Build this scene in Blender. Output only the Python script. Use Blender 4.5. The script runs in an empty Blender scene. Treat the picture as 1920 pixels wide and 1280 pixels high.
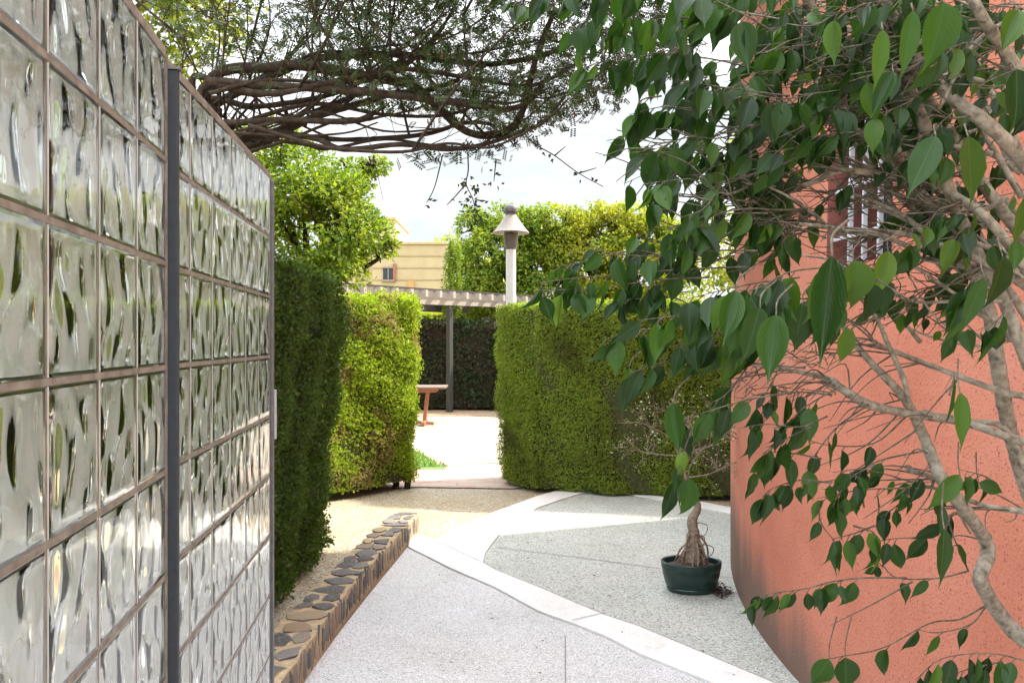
import bpy, math, random
import numpy as np
from mathutils import Vector, Matrix
R = math.radians
rng = np.random.default_rng(7)
random.seed(7)
S = bpy.context.scene
col = S.collection

# ------------------------------------------------------------------ camera, sky, sun, exposure
F = 1600.0; EYE = 1.55
cam = bpy.data.cameras.new("camera"); cam.lens = 30.0; cam.sensor_width = 36.0
cam.clip_start = 0.02; cam.clip_end = 2000
camo = bpy.data.objects.new("camera", cam); col.objects.link(camo)
camo.location = (0, 0, EYE); camo.rotation_euler = (R(90), 0, 0)
S.camera = camo
SUN_AZ = R(70); SUN_EL = R(48)
sdir = Vector((math.sin(SUN_AZ)*math.cos(SUN_EL), math.cos(SUN_AZ)*math.cos(SUN_EL), math.sin(SUN_EL)))
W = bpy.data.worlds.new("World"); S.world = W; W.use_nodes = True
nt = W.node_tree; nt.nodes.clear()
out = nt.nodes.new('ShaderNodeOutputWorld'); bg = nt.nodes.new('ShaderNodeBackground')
sky = nt.nodes.new('ShaderNodeTexSky'); sky.sky_type = 'NISHITA'; sky.sun_disc = False
sky.sun_elevation = SUN_EL; sky.sun_rotation = SUN_AZ; sky.air_density = 1.2; sky.dust_density = 2.5; sky.ozone_density = 1.0
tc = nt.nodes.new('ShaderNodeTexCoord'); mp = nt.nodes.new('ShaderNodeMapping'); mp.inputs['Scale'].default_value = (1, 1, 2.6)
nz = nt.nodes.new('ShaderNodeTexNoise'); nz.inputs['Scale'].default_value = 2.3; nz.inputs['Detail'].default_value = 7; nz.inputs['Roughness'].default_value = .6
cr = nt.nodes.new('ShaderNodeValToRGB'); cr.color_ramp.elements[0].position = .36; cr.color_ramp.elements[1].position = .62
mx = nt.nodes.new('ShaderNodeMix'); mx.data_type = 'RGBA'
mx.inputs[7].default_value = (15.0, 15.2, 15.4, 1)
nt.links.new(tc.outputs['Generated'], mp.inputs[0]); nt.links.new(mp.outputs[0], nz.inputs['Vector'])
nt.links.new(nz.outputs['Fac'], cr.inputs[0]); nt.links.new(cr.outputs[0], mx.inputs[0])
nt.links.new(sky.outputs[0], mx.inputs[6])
# thin pale blue sky with soft cloud low down, thick bright cloud overhead
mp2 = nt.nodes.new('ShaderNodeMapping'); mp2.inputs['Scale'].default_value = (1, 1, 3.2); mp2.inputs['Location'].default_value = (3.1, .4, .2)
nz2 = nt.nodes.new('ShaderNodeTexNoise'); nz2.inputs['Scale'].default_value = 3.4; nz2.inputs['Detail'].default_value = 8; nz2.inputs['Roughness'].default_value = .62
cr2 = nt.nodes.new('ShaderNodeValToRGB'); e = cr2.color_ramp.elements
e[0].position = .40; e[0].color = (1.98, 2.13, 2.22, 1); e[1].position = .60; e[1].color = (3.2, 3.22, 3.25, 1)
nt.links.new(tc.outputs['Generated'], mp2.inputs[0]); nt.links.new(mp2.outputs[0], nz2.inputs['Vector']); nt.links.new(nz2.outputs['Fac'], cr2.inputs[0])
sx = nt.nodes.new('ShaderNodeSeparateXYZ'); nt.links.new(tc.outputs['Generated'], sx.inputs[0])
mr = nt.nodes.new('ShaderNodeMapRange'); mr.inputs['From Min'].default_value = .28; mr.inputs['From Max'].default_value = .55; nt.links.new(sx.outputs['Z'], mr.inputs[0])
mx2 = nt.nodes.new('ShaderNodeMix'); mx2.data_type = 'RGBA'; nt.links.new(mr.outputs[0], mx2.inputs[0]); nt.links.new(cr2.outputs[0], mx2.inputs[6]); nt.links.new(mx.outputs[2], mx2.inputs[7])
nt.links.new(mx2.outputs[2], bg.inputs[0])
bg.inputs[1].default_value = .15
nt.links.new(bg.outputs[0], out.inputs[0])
sl = bpy.data.lights.new("sun", 'SUN'); sl.energy = 3.5; sl.angle = R(2.0); sl.color = (1, .93, .80)
so = bpy.data.objects.new("sun", sl); col.objects.link(so)
so.rotation_euler = (-sdir).to_track_quat('-Z', 'Y').to_euler()
S.view_settings.view_transform = 'Standard'; S.view_settings.look = 'None'
S.view_settings.gamma = 1; S.view_settings.use_curve_mapping = False
S.view_settings.exposure = 1.64
S.render.engine = 'CYCLES'
S.cycles.max_bounces = 14; S.cycles.transmission_bounces = 14; S.cycles.transparent_max_bounces = 12
S.cycles.diffuse_bounces = 4; S.cycles.glossy_bounces = 5
S.cycles.caustics_refractive = True; S.cycles.caustics_reflective = False
S.cycles.sample_clamp_indirect = 6

def P(x, y, d):                      # photo pixel at a depth -> world point
    return np.array([(x-960)/F*d, d, EYE-(y-640)/F*d])
def G(x, y, h=0.0):                  # photo pixel on the ground plane at height h
    d = F*(EYE-h)/(y-640.0)
    return ((x-960)/F*d, d)

# ------------------------------------------------------------------ object helpers
def tag(o, label=None, cat=None, group=None, kind=None):
    if label: o['label'] = label
    if cat: o['category'] = cat
    if group: o['group'] = group
    if kind: o['kind'] = kind
    return o
def empty(name, loc=(0, 0, 0), rz=0.0):
    o = bpy.data.objects.new(name, None); col.objects.link(o)
    o.location = loc; o.rotation_euler = (0, 0, rz); o.empty_display_size = .2
    return o
def link(name, me, mat=None, parent=None):
    o = bpy.data.objects.new(name, me); col.objects.link(o)
    if mat is not None: me.materials.append(mat)
    if parent is not None:
        o.parent = parent
        o.matrix_parent_inverse = Matrix.Translation(parent.location).inverted() if parent.rotation_euler.z == 0 else Matrix.Identity(4)
    return o
def np_mesh(name, V, Fc, smooth=True, uv=None):
    V = np.asarray(V, dtype=np.float32); Fc = np.asarray(Fc, dtype=np.int32)
    me = bpy.data.meshes.new(name); n, k = Fc.shape
    me.vertices.add(len(V)); me.vertices.foreach_set('co', V.ravel())
    me.loops.add(n*k); me.loops.foreach_set('vertex_index', Fc.ravel())
    me.polygons.add(n); me.polygons.foreach_set('loop_start', np.arange(0, n*k, k, dtype=np.int32))
    try: me.polygons.foreach_set('loop_total', np.full(n, k, dtype=np.int32))
    except Exception: pass
    me.polygons.foreach_set('use_smooth', np.full(n, smooth, dtype=bool))
    if uv is not None:
        l = me.uv_layers.new(name='uv'); l.data.foreach_set('uv', np.asarray(uv, dtype=np.float32)[Fc.ravel()].ravel())
    me.update(calc_edges=True); me.validate()
    return me
class MB:
    def __init__(s): s.v = []; s.f = []
    def add(s, V, Fs):
        b = len(s.v); s.v += [tuple(p) for p in V]; s.f += [tuple(b+i for i in f) for f in Fs]
    def box(s, c, d, rz=0.0, rx=0.0):
        M = Matrix.Rotation(rz, 3, 'Z') @ Matrix.Rotation(rx, 3, 'X'); V = []
        for k in (-1, 1):
            for j in (-1, 1):
                for i in (-1, 1): V.append(Vector(c)+M @ Vector((i*d[0]/2, j*d[1]/2, k*d[2]/2)))
        s.add(V, [(0, 2, 3, 1), (4, 5, 7, 6), (0, 1, 5, 4), (2, 6, 7, 3), (0, 4, 6, 2), (1, 3, 7, 5)])
    def bar(s, a, b, w, h):          # box beam between two points
        a = Vector(a); b = Vector(b); d = (b-a); L = d.length; d.normalize()
        up = Vector((0, 0, 1)) if abs(d.z) < .95 else Vector((0, 1, 0))
        x = d.cross(up).normalized(); y = x.cross(d)
        V = [p+x*i*w/2+y*j*h/2 for p in (a, b) for j in (-1, 1) for i in (-1, 1)]
        s.add(V, [(0, 1, 3, 2), (4, 6, 7, 5), (0, 4, 5, 1), (2, 3, 7, 6), (0, 2, 6, 4), (1, 5, 7, 3)])
    def prism(s, poly, z0, z1):
        n = len(poly); V = [(x, y, z0) for x, y in poly]+[(x, y, z1) for x, y in poly]
        s.add(V, [tuple(range(n))[::-1], tuple(range(n, 2*n))]+[(i, (i+1) % n, n+(i+1) % n, n+i) for i in range(n)])
    def lathe(s, prof, c, n=32, sx=1.0, sy=1.0, cap=True):
        V = []; Fs = []
        for r, z in prof:
            for i in range(n):
                a = 2*math.pi*i/n; V.append((c[0]+r*sx*math.cos(a), c[1]+r*sy*math.sin(a), c[2]+z))
        for k in range(len(prof)-1):
            for i in range(n):
                j = (i+1) % n; Fs.append((k*n+i, k*n+j, (k+1)*n+j, (k+1)*n+i))
        if cap:
            Fs.append(tuple(range(n))[::-1]); Fs.append(tuple((len(prof)-1)*n+i for i in range(n)))
        s.add(V, Fs)
    def build(s, name, mat, parent=None, smooth=False, bevel=0.0):
        me = bpy.data.meshes.new(name); me.from_pydata(s.v, [], s.f); me.update()
        if smooth:
            for p in me.polygons: p.use_smooth = True
            me.set_sharp_from_angle(angle=R(40))
        o = link(name, me, mat, parent)
        if bevel:
            m = o.modifiers.new('bevel', 'BEVEL'); m.width = bevel; m.segments = 2; m.limit_method = 'ANGLE'
        return o
def catmull(pts, n=6):
    pts = np.asarray(pts, float); Q = np.vstack([2*pts[0]-pts[1], pts, 2*pts[-1]-pts[-2]]); o = []
    for i in range(1, len(Q)-2):
        p0, p1, p2, p3 = Q[i-1:i+3]
        for t in np.linspace(0, 1, n, endpoint=False):
            o.append(.5*((2*p1)+(-p0+p2)*t+(2*p0-5*p1+4*p2-p3)*t*t+(-p0+3*p1-3*p2+p3)*t**3))
    o.append(pts[-1]); return np.array(o)
class Tubes:
    def __init__(s): s.V = []; s.F = []; s.n = 0
    def add(s, pts, r0, r1, k=6, smooth=4, lump=0.0, radii=None):
        C = catmull(pts, smooth) if smooth > 1 else np.asarray(pts, float)
        m = len(C); t = np.gradient(C, axis=0); t /= np.linalg.norm(t, axis=1)[:, None]+1e-9
        rad = np.linspace(r0, r1, m) if radii is None else np.interp(np.linspace(0, 1, m), np.linspace(0, 1, len(radii)), radii)
        if lump: rad = rad*(1+lump*rng.normal(size=m))
        u = np.cross(t[0], [0, 0, 1.0]); 
        if np.linalg.norm(u) < 1e-3: u = np.array([1.0, 0, 0])
        rings = []
        a = np.arange(k)*2*math.pi/k
        for i in range(m):
            u = u-t[i]*np.dot(u, t[i]); u /= np.linalg.norm(u)+1e-9; w = np.cross(t[i], u)
            rr = rad[i]*(1+lump*rng.normal(size=k)*.6) if lump else rad[i]
            rings.append(C[i]+(np.cos(a)*rr)[:, None]*u+(np.sin(a)*rr)[:, None]*w)
        V = np.vstack(rings); i = np.arange(m-1)[:, None]*k; j = np.arange(k)[None, :]; j2 = (j+1) % k
        Fq = np.stack([i+j, i+j2, i+k+j2, i+k+j], -1).reshape(-1, 4)
        b = len(V); V = np.vstack([V, C[:1]-t[:1]*rad[0]*.2, C[-1:]+t[-1:]*rad[-1]*.8])
        j = np.arange(k); j2 = (j+1) % k
        c0 = np.stack([np.full(k, b), j2, j, j], -1)[:, :4]; c1 = np.stack([np.full(k, b+1), (m-1)*k+j, (m-1)*k+j2, (m-1)*k+j2], -1)
        s.V.append(V); s.F.append(Fq+s.n); s.T = getattr(s, 'T', []); s.T.append(np.vstack([c0[:, :3], c1[:, :3]])+s.n); s.n += len(V)
        return C
    def build(s, name, mat, parent=None):
        V = np.vstack(s.V); Fq = np.vstack(s.F); T = np.vstack(s.T)
        tri = np.vstack([Fq[:, [0, 1, 2]], Fq[:, [0, 2, 3]], T])
        return link(name, np_mesh(name, V, tri, True), mat, parent)
def norm(a): return a/(np.linalg.norm(a, axis=-1, keepdims=True)+1e-9)
def leaves(name, tv, tf, C, D, N, L, Wd, mat, parent=None, tuv=None, smooth=True):
    """instances of a leaf template (x across, y along, z normal) merged in one mesh"""
    C = np.asarray(C); D = norm(np.asarray(D)); N = np.asarray(N); N = norm(N-D*np.sum(N*D, -1, keepdims=True)); X = np.cross(D, N)
    tv = np.asarray(tv, float); tf = np.asarray(tf); L = np.asarray(L).reshape(-1, 1, 1); Wd = np.asarray(Wd).reshape(-1, 1, 1)
    V = C[:, None]+X[:, None]*tv[None, :, :1]*Wd+D[:, None]*tv[None, :, 1:2]*L+N[:, None]*tv[None, :, 2:3]*L
    n = len(C); k = len(tv)
    Fc = (tf[None]+(np.arange(n)*k)[:, None, None]).reshape(-1, tf.shape[1])
    uv = None if tuv is None else np.tile(np.asarray(tuv, float), (n, 1))
    return link(name, np_mesh(name, V.reshape(-1, 3), Fc, smooth, uv), mat, parent)

# ------------------------------------------------------------------ material helpers
def M(name): 
    m = bpy.data.materials.new(name); m.use_nodes = True
    return m, m.node_tree, m.node_tree.nodes['Principled BSDF']
def nd(t, typ, **kw):
    n = t.nodes.new(typ)
    for k, v in kw.items():
        if k.startswith('_'): setattr(n, k[1:], v)
        else: n.inputs[k.replace('_', ' ')].default_value = v
    return n
def ramp(t, src, stops):
    r = t.nodes.new('ShaderNodeValToRGB'); e = r.color_ramp.elements
    while len(e) < len(stops): e.new(.5)
    for x, (p, c) in zip(e, stops): x.position = p; x.color = (*c, 1)
    t.links.new(src, r.inputs[0]); return r.outputs[0]
def bump(t, b, src, strength=.4, dist=.01):
    n = t.nodes.new('ShaderNodeBump'); n.inputs['Strength'].default_value = strength; n.inputs['Distance'].default_value = dist
    t.links.new(src, n.inputs['Height']); t.links.new(n.outputs[0], b.inputs['Normal']); return n
def mixc(t, fac, a, b, mode='MIX'):
    m = t.nodes.new('ShaderNodeMix'); m.data_type = 'RGBA'; m.blend_type = mode
    for i, s in ((0, fac), (6, a), (7, b)):
        if isinstance(s, (int, float)): m.inputs[i].default_value = s
        elif isinstance(s, tuple): m.inputs[i].default_value = (*s, 1)
        else: t.links.new(s, m.inputs[i])
    return m.outputs[2]
def objco(t): return t.nodes.new('ShaderNodeTexCoord').outputs['Object']
def noise(t, scale, detail=4, rough=.55, co=None):
    n = nd(t, 'ShaderNodeTexNoise', Scale=scale, Detail=detail, Roughness=rough)
    t.links.new(co or objco(t), n.inputs['Vector']); return n.outputs['Fac']
def plain(name, c, rough=.6, metal=0.0, var=.15, scale=20, bstr=.15):
    m, t, b = M(name); f = noise(t, scale, 5)
    t.links.new(ramp(t, f, [(.3, tuple(x*(1-var) for x in c)), (.7, tuple(min(1, x*(1+var)) for x in c))]), b.inputs['Base Color'])
    b.inputs['Roughness'].default_value = rough; b.inputs['Metallic'].default_value = metal
    bump(t, b, f, bstr, .004); return m
def foliage(name, stops, trans=.35, rough=.5, big=None, tcol=None, spec=.35):
    m, t, b = M(name)
    g = t.nodes.new('ShaderNodeNewGeometry')
    c = ramp(t, g.outputs['Random Per Island'], stops)
    if big:                          # patches of another natural leaf colour (new growth, dead leaves)
        f = noise(t, big[0], 3); k = ramp(t, f, [(big[1], (0, 0, 0)), (big[2], (1, 1, 1))])
        c = mixc(t, k, c, mixc(t, .75, c, big[3]))
    t.links.new(c, b.inputs['Base Color']); b.inputs['Roughness'].default_value = rough
    b.inputs['Specular IOR Level'].default_value = spec
    tr = t.nodes.new('ShaderNodeBsdfTranslucent'); t.links.new(mixc(t, 1.0, c, tcol or (1.5, 1.5, .6), 'MULTIPLY'), tr.inputs[0])
    ms = t.nodes.new('ShaderNodeMixShader'); ms.inputs[0].default_value = trans
    t.links.new(b.outputs[0], ms.inputs[1]); t.links.new(tr.outputs[0], ms.inputs[2])
    t.links.new(ms.outputs[0], t.nodes['Material Output'].inputs[0]); return m

def aggregate(name, base, speck, scale, bstr=.3, stain=None):
    m, t, b = M(name); co = objco(t)
    v = nd(t, 'ShaderNodeTexVoronoi', Scale=scale); t.links.new(co, v.inputs['Vector'])
    sp = nd(t, 'ShaderNodeSeparateColor'); t.links.new(v.outputs['Color'], sp.inputs[0])
    c = ramp(t, sp.outputs[0], [(0, speck[0]), (.18, speck[1]), (.3, base), (.8, base), (1, speck[2])])
    f = noise(t, 1.6, 6, .6, co)
    c = mixc(t, ramp(t, f, [(.35, (0, 0, 0)), (.7, (1, 1, 1))]), c, mixc(t, 1.0, c, stain or (.86, .85, .82), 'MULTIPLY'))
    f2 = noise(t, 9, 5, .6, co)
    c = mixc(t, ramp(t, f2, [(.55, (0, 0, 0)), (.75, (.5, .5, .5))]), c, mixc(t, 1.0, c, (.8, .8, .8), 'MULTIPLY'))
    f3 = noise(t, .9, 3, .5, co); c = mixc(t, ramp(t, f3, [(.42, (0, 0, 0)), (.62, (.8, .8, .8))]), c, mixc(t, 1.0, c, (1.0, .965, .95), 'MULTIPLY'))
    f4 = noise(t, 3.3, 8, .7, co); c = mixc(t, ramp(t, f4, [(.6, (0, 0, 0)), (.7, (.6, .6, .6))]), c, mixc(t, 1.0, c, (.72, .7, .66), 'MULTIPLY'))
    t.links.new(c, b.inputs['Base Color']); b.inputs['Roughness'].default_value = .75
    bump(t, b, v.outputs['Distance'], bstr, .006); return m
mt = {}
mt['path'] = aggregate('path_terrazzo', (.55, .55, .555), ((.19, .19, .195), (.37, .37, .375), (.8, .8, .8)), 210, .25)
mt['kerb'] = aggregate('kerb_concrete', (.74, .73, .71), ((.5, .5, .5), (.66, .66, .65), (.82, .82, .8)), 260, .15)
mt['terrace'] = aggregate('terrace_aggregate', (.45, .465, .425), ((.10, .11, .10), (.26, .28, .25), (.66, .67, .63)), 150, .5)
mt['gravel'] = aggregate('gravel_ochre', (.36, .31, .22), ((.12, .09, .06), (.24, .19, .13), (.56, .52, .43)), 85, .9, (.95, .85, .7))
mt['plaza'] = aggregate('plaza_paving', (.31, .265, .2), ((.2, .16, .11), (.26, .22, .16), (.40, .35, .28)), 40, .2)
mt['mulch'] = aggregate('bare_earth', (.36, .25, .15), ((.1, .06, .03), (.2, .13, .08), (.5, .4, .28)), 60, .8)
def tiles_mat():
    m, t, b = M('red_tiles'); co = objco(t)
    br = nd(t, 'ShaderNodeTexBrick', Scale=1.0, Mortar_Size=.012); br.inputs['Brick Width'].default_value = .4; br.inputs['Row Height'].default_value = .2
    br.inputs['Color1'].default_value = (.34, .2, .155, 1); br.inputs['Color2'].default_value = (.42, .29, .23, 1); br.inputs['Mortar'].default_value = (.26, .22, .19, 1)
    t.links.new(co, br.inputs['Vector']); f = noise(t, 5, 5, .6, co)
    t.links.new(mixc(t, ramp(t, f, [(.4, (0, 0, 0)), (.65, (.7, .7, .7))]), br.outputs[0], (.4, .34, .28)), b.inputs['Base Color'])
    b.inputs['Roughness'].default_value = .8; bump(t, b, br.outputs['Fac'], -.3, .004); return m
mt['tiles'] = tiles_mat()
mt['ground'] = plain('dry_earth', (.36, .3, .2), .95, scale=3, var=.25)
mt['grout'] = plain('dark_joint', (.24, .25, .24), .9)

def stucco():
    m, t, b = M('red_stucco'); co = objco(t)
    pits = nd(t, 'ShaderNodeTexVoronoi', Scale=95.0); t.links.new(co, pits.inputs['Vector'])
    n1 = noise(t, 60, 6, .7, co); n2 = noise(t, 1.3, 5, .6, co)
    c = ramp(t, n2, [(.3, (.46, .155, .098)), (.5, (.54, .2, .13)), (.72, (.6, .25, .175))])
    pk = ramp(t, noise(t, 120, 4, .6, co), [(.34, (1, 1, 1)), (.42, (0, 0, 0))])
    c = mixc(t, pk, c, (.28, .085, .06))
    # grey-black damp staining rising from the foot of the wall, broken by vertical runs
    sx = nd(t, 'ShaderNodeSeparateXYZ'); t.links.new(co, sx.inputs[0])
    mp = nd(t, 'ShaderNodeMapping'); mp.inputs['Scale'].default_value = (3.2, 3.2, .5); t.links.new(co, mp.inputs[0])
    n3 = noise(t, 1.5, 6, .65, mp.outputs[0])
    a = nd(t, 'ShaderNodeMath', _operation='MULTIPLY_ADD'); a.inputs[1].default_value = -1.5; a.inputs[2].default_value = .82
    t.links.new(sx.outputs['Z'], a.inputs[0])
    a2 = nd(t, 'ShaderNodeMath', _operation='ADD'); t.links.new(a.outputs[0], a2.inputs[0]); t.links.new(n3, a2.inputs[1])
    # heavier at the outer corner where rain runs (far end of the wall)
    a3 = nd(t, 'ShaderNodeMath', _operation='MULTIPLY_ADD'); a3.inputs[1].default_value = .26; a3.inputs[2].default_value = -1.25
    t.links.new(sx.outputs['Y'], a3.inputs[0])
    a4 = nd(t, 'ShaderNodeMath', _operation='ADD'); t.links.new(a2.outputs[0], a4.inputs[0]); t.links.new(a3.outputs[0], a4.inputs[1])
    st = ramp(t, a4.outputs[0], [(.5, (0, 0, 0)), (.95, (.88, .88, .88))])
    c = mixc(t, st, c, (.15, .11, .09))
    t.links.new(c, b.inputs['Base Color']); b.inputs['Roughness'].default_value = .9; b.inputs['Specular IOR Level'].default_value = .2
    h = nd(t, 'ShaderNodeMath', _operation='ADD'); t.links.new(n1, h.inputs[0]); t.links.new(pits.outputs['Distance'], h.inputs[1])
    bump(t, b, h.outputs[0], .38, .005); return m
mt['stucco'] = stucco()
mt['maroon'] = plain('maroon_reveal', (.25, .075, .06), .8)
mt['whitebar'] = plain('white_painted_steel', (.55, .56, .6), .4, 0, .06)
mt['darkpane'] = plain('dark_window_glass', (.04, .05, .06), .08, 0, .1, 3, .02)
mt['steel'] = plain('galvanised_steel', (.2, .205, .215), .5, .4, .2, 30, .1)
mt['darksteel'] = plain('dark_painted_steel', (.035, .045, .055), .6, .0, .15, 60, .1)
mt['mortar'] = plain('brown_mortar', (.25, .245, .195), .9, 0, .35, 35, .5)
mt['lampwhite'] = plain('cream_enamel', (.23, .205, .18), .5, 0, .1)
mt['lampgrey'] = plain('grey_cast_metal', (.12, .115, .12), .5, .3, .15)
mt['polewhite'] = plain('white_pole_paint', (.6, .61, .64), .4, 0, .05)
mt['pot'] = plain('green_glazed_pot', (.012, .035, .03), .28, 0, .3, 12, .08)
mt['soil'] = plain('potting_soil', (.055, .035, .02), .95, 0, .5, 60, .9)
mt['wood'] = plain('weathered_timber', (.035, .028, .024), .85, 0, .2, 25, .3)
mt['woodpale'] = plain('pale_painted_timber', (.30, .26, .22), .8, 0, .12, 25, .2)
mt['tablewood'] = plain('red_brown_table_wood', (.33, .13, .07), .5, 0, .2, 20, .1)
mt['tabletop'] = plain('worn_table_top', (.16, .11, .08), .5, 0, .15, 20, .1)
mt['postgrey'] = plain('grey_green_post', (.035, .035, .028), .6, 0, .2, 20, .1)
mt['core'] = plain('hedge_twigs', (.05, .055, .016), .95, 0, .5, 30, .8)
mt['brown_core'] = plain('brown_hedge_twigs', (.05, .032, .022), .95, 0, .5, 30, .8)
def house_mat():
    m, t, b = M('ochre_boards'); co = objco(t)
    f = noise(t, 2, 5, .6, co); t.links.new(ramp(t, f, [(.3, (.44, .36, .2)), (.7, (.52, .43, .25))]), b.inputs['Base Color'])
    b.inputs['Roughness'].default_value = .85; return m
mt['house'] = house_mat()
def bark(name, c0, c1, c2, sc=40):
    m, t, b = M(name); co = objco(t)
    v = noise(t, sc, 6, .65, co); v2 = noise(t, sc*4, 3, .6, co)
    c = ramp(t, v, [(.3, c0), (.5, c1), (.75, c2)])
    c = mixc(t, ramp(t, v2, [(.62, (0, 0, 0)), (.72, (.7, .7, .7))]), c, tuple(x*.35 for x in c0))
    t.links.new(c, b.inputs['Base Color']); b.inputs['Roughness'].default_value = .85; b.inputs['Specular IOR Level'].default_value = .2
    bump(t, b, v, .6, .004); return m
mt['ficusbark'] = bark('pale_ficus_bark', (.09, .078, .06), (.27, .235, .18), (.46, .42, .34), 55)
mt['twigbark'] = bark('brown_twig_bark', (.05, .042, .03), (.12, .105, .075), (.25, .22, .17), 70)
mt['vinebark'] = bark('dark_vine_bark', (.02, .014, .010), (.045, .032, .023), (.09, .066, .048), 30)
mt['bonsaibark'] = bark('bonsai_bark', (.14, .10, .075), (.26, .2, .15), (.4, .33, .26), 60)
G_ = lambda *a: a
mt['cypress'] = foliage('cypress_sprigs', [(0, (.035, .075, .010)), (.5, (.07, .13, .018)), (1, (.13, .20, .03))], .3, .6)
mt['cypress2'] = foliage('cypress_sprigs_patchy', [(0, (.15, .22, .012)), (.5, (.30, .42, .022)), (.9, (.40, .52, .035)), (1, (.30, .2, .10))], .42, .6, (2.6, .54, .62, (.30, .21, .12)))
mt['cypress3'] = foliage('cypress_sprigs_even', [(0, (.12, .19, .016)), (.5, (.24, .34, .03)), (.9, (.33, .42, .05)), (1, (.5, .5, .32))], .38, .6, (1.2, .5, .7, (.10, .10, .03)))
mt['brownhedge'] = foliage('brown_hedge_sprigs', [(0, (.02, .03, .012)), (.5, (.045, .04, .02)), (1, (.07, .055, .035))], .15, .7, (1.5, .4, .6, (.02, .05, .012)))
mt['brightleaf'] = foliage('bright_tree_leaf', [(0, (.05, .11, .010)), (.5, (.13, .21, .016)), (1, (.25, .32, .025))], .4, .5, (1.6, .5, .65, (.22, .26, .02)))
mt['brightleaf2'] = foliage('yellow_green_leaf', [(0, (.07, .13, .012)), (.5, (.18, .25, .018)), (1, (.36, .38, .03))], .4, .5, (1.3, .45, .62, (.30, .30, .02)))
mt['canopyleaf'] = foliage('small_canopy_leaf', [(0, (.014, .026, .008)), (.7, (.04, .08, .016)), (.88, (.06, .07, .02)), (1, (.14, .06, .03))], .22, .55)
mt['bonsaileaf'] = foliage('bonsai_leaf', [(0, (.10, .13, .05)), (.6, (.2, .25, .1)), (1, (.7, .72, .6))], .3, .5)
mt['grass'] = foliage('grass_blades', [(0, (.06, .13, .01)), (1, (.16, .28, .03))], .3, .5)
def ficus_leaf():
    m, t, b = M('ficus_leaf'); g = t.nodes.new('ShaderNodeNewGeometry'); uv = t.nodes.new('ShaderNodeUVMap')
    c = ramp(t, g.outputs['Random Per Island'], [(0, (.010, .030, .006)), (.45, (.018, .054, .008)), (.8, (.032, .088, .010)), (.97, (.06, .13, .012)), (1, (.12, .20, .02))])
    sx = nd(t, 'ShaderNodeSeparateXYZ'); t.links.new(uv.outputs[0], sx.inputs[0])
    d = nd(t, 'ShaderNodeMath', _operation='SUBTRACT'); t.links.new(sx.outputs[0], d.inputs[0]); d.inputs[1].default_value = .5
    a = nd(t, 'ShaderNodeMath', _operation='ABSOLUTE'); t.links.new(d.outputs[0], a.inputs[0])
    rib = ramp(t, a.outputs[0], [(.0, (1, 1, 1)), (.022, (0, 0, 0))])
    wv = nd(t, 'ShaderNodeMath', _operation='MULTIPLY_ADD'); t.links.new(a.outputs[0], wv.inputs[0]); wv.inputs[1].default_value = -.9; t.links.new(sx.outputs[1], wv.inputs[2])
    sn = nd(t, 'ShaderNodeMath', _operation='MULTIPLY'); t.links.new(wv.outputs[0], sn.inputs[0]); sn.inputs[1].default_value = 70
    s2 = nd(t, 'ShaderNodeMath', _operation='SINE'); t.links.new(sn.outputs[0], s2.inputs[0])
    vein = ramp(t, s2.outputs[0], [(.8, (0, 0, 0)), (1, (.10, .10, .10))])
    c2 = mixc(t, rib, mixc(t, vein, c, (.04, .10, .03)), (.05, .11, .035))
    t.links.new(c2, b.inputs['Base Color']); fr_ = noise(t, 30, 4, .6); rr_ = nd(t, 'ShaderNodeMapRange', To_Min=.28, To_Max=.55); t.links.new(fr_, rr_.inputs[0]); t.links.new(rr_.outputs[0], b.inputs['Roughness']); b.inputs['Specular IOR Level'].default_value = .32
    bump(t, b, s2.outputs[0], .12, .001)
    tr = t.nodes.new('ShaderNodeBsdfTranslucent'); t.links.new(mixc(t, 1.0, c2, (1.6, 1.8, .5), 'MULTIPLY'), tr.inputs[0])
    ms = t.nodes.new('ShaderNodeMixShader'); ms.inputs[0].default_value = .28
    t.links.new(b.outputs[0], ms.inputs[1]); t.links.new(tr.outputs[0], ms.inputs[2]); t.links.new(ms.outputs[0], t.nodes['Material Output'].inputs[0]); return m
mt['ficus'] = ficus_leaf()
def glass_mat(name='block_glass', rough=0.0):
    m, t, b = M(name); b.inputs['Base Color'].default_value = (.97, .99, .98, 1); b.inputs['Roughness'].default_value = rough
    b.inputs['Transmission Weight'].default_value = 1.0; b.inputs['IOR'].default_value = 1.52
    mp = nd(t, 'ShaderNodeMapping'); mp.inputs['Scale'].default_value = (1, 1, .25)
    oi = t.nodes.new('ShaderNodeObjectInfo'); co = objco(t)
    ad = nd(t, 'ShaderNodeVectorMath', _operation='ADD'); cm = nd(t, 'ShaderNodeCombineXYZ')
    ml = nd(t, 'ShaderNodeMath', _operation='MULTIPLY'); ml.inputs[1].default_value = 40; t.links.new(oi.outputs['Random'], ml.inputs[0])
    t.links.new(ml.outputs[0], cm.inputs[0]); t.links.new(co, ad.inputs[0]); t.links.new(cm.outputs[0], ad.inputs[1])
    t.links.new(ad.outputs[0], mp.inputs[0]); f = noise(t, 34, 2, .5, mp.outputs[0]); bump(t, b, f, .12, .002); return m
mt['glass'] = glass_mat('block_glass', .005); mt['glassin'] = glass_mat('block_glass_inner', .045)

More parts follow.
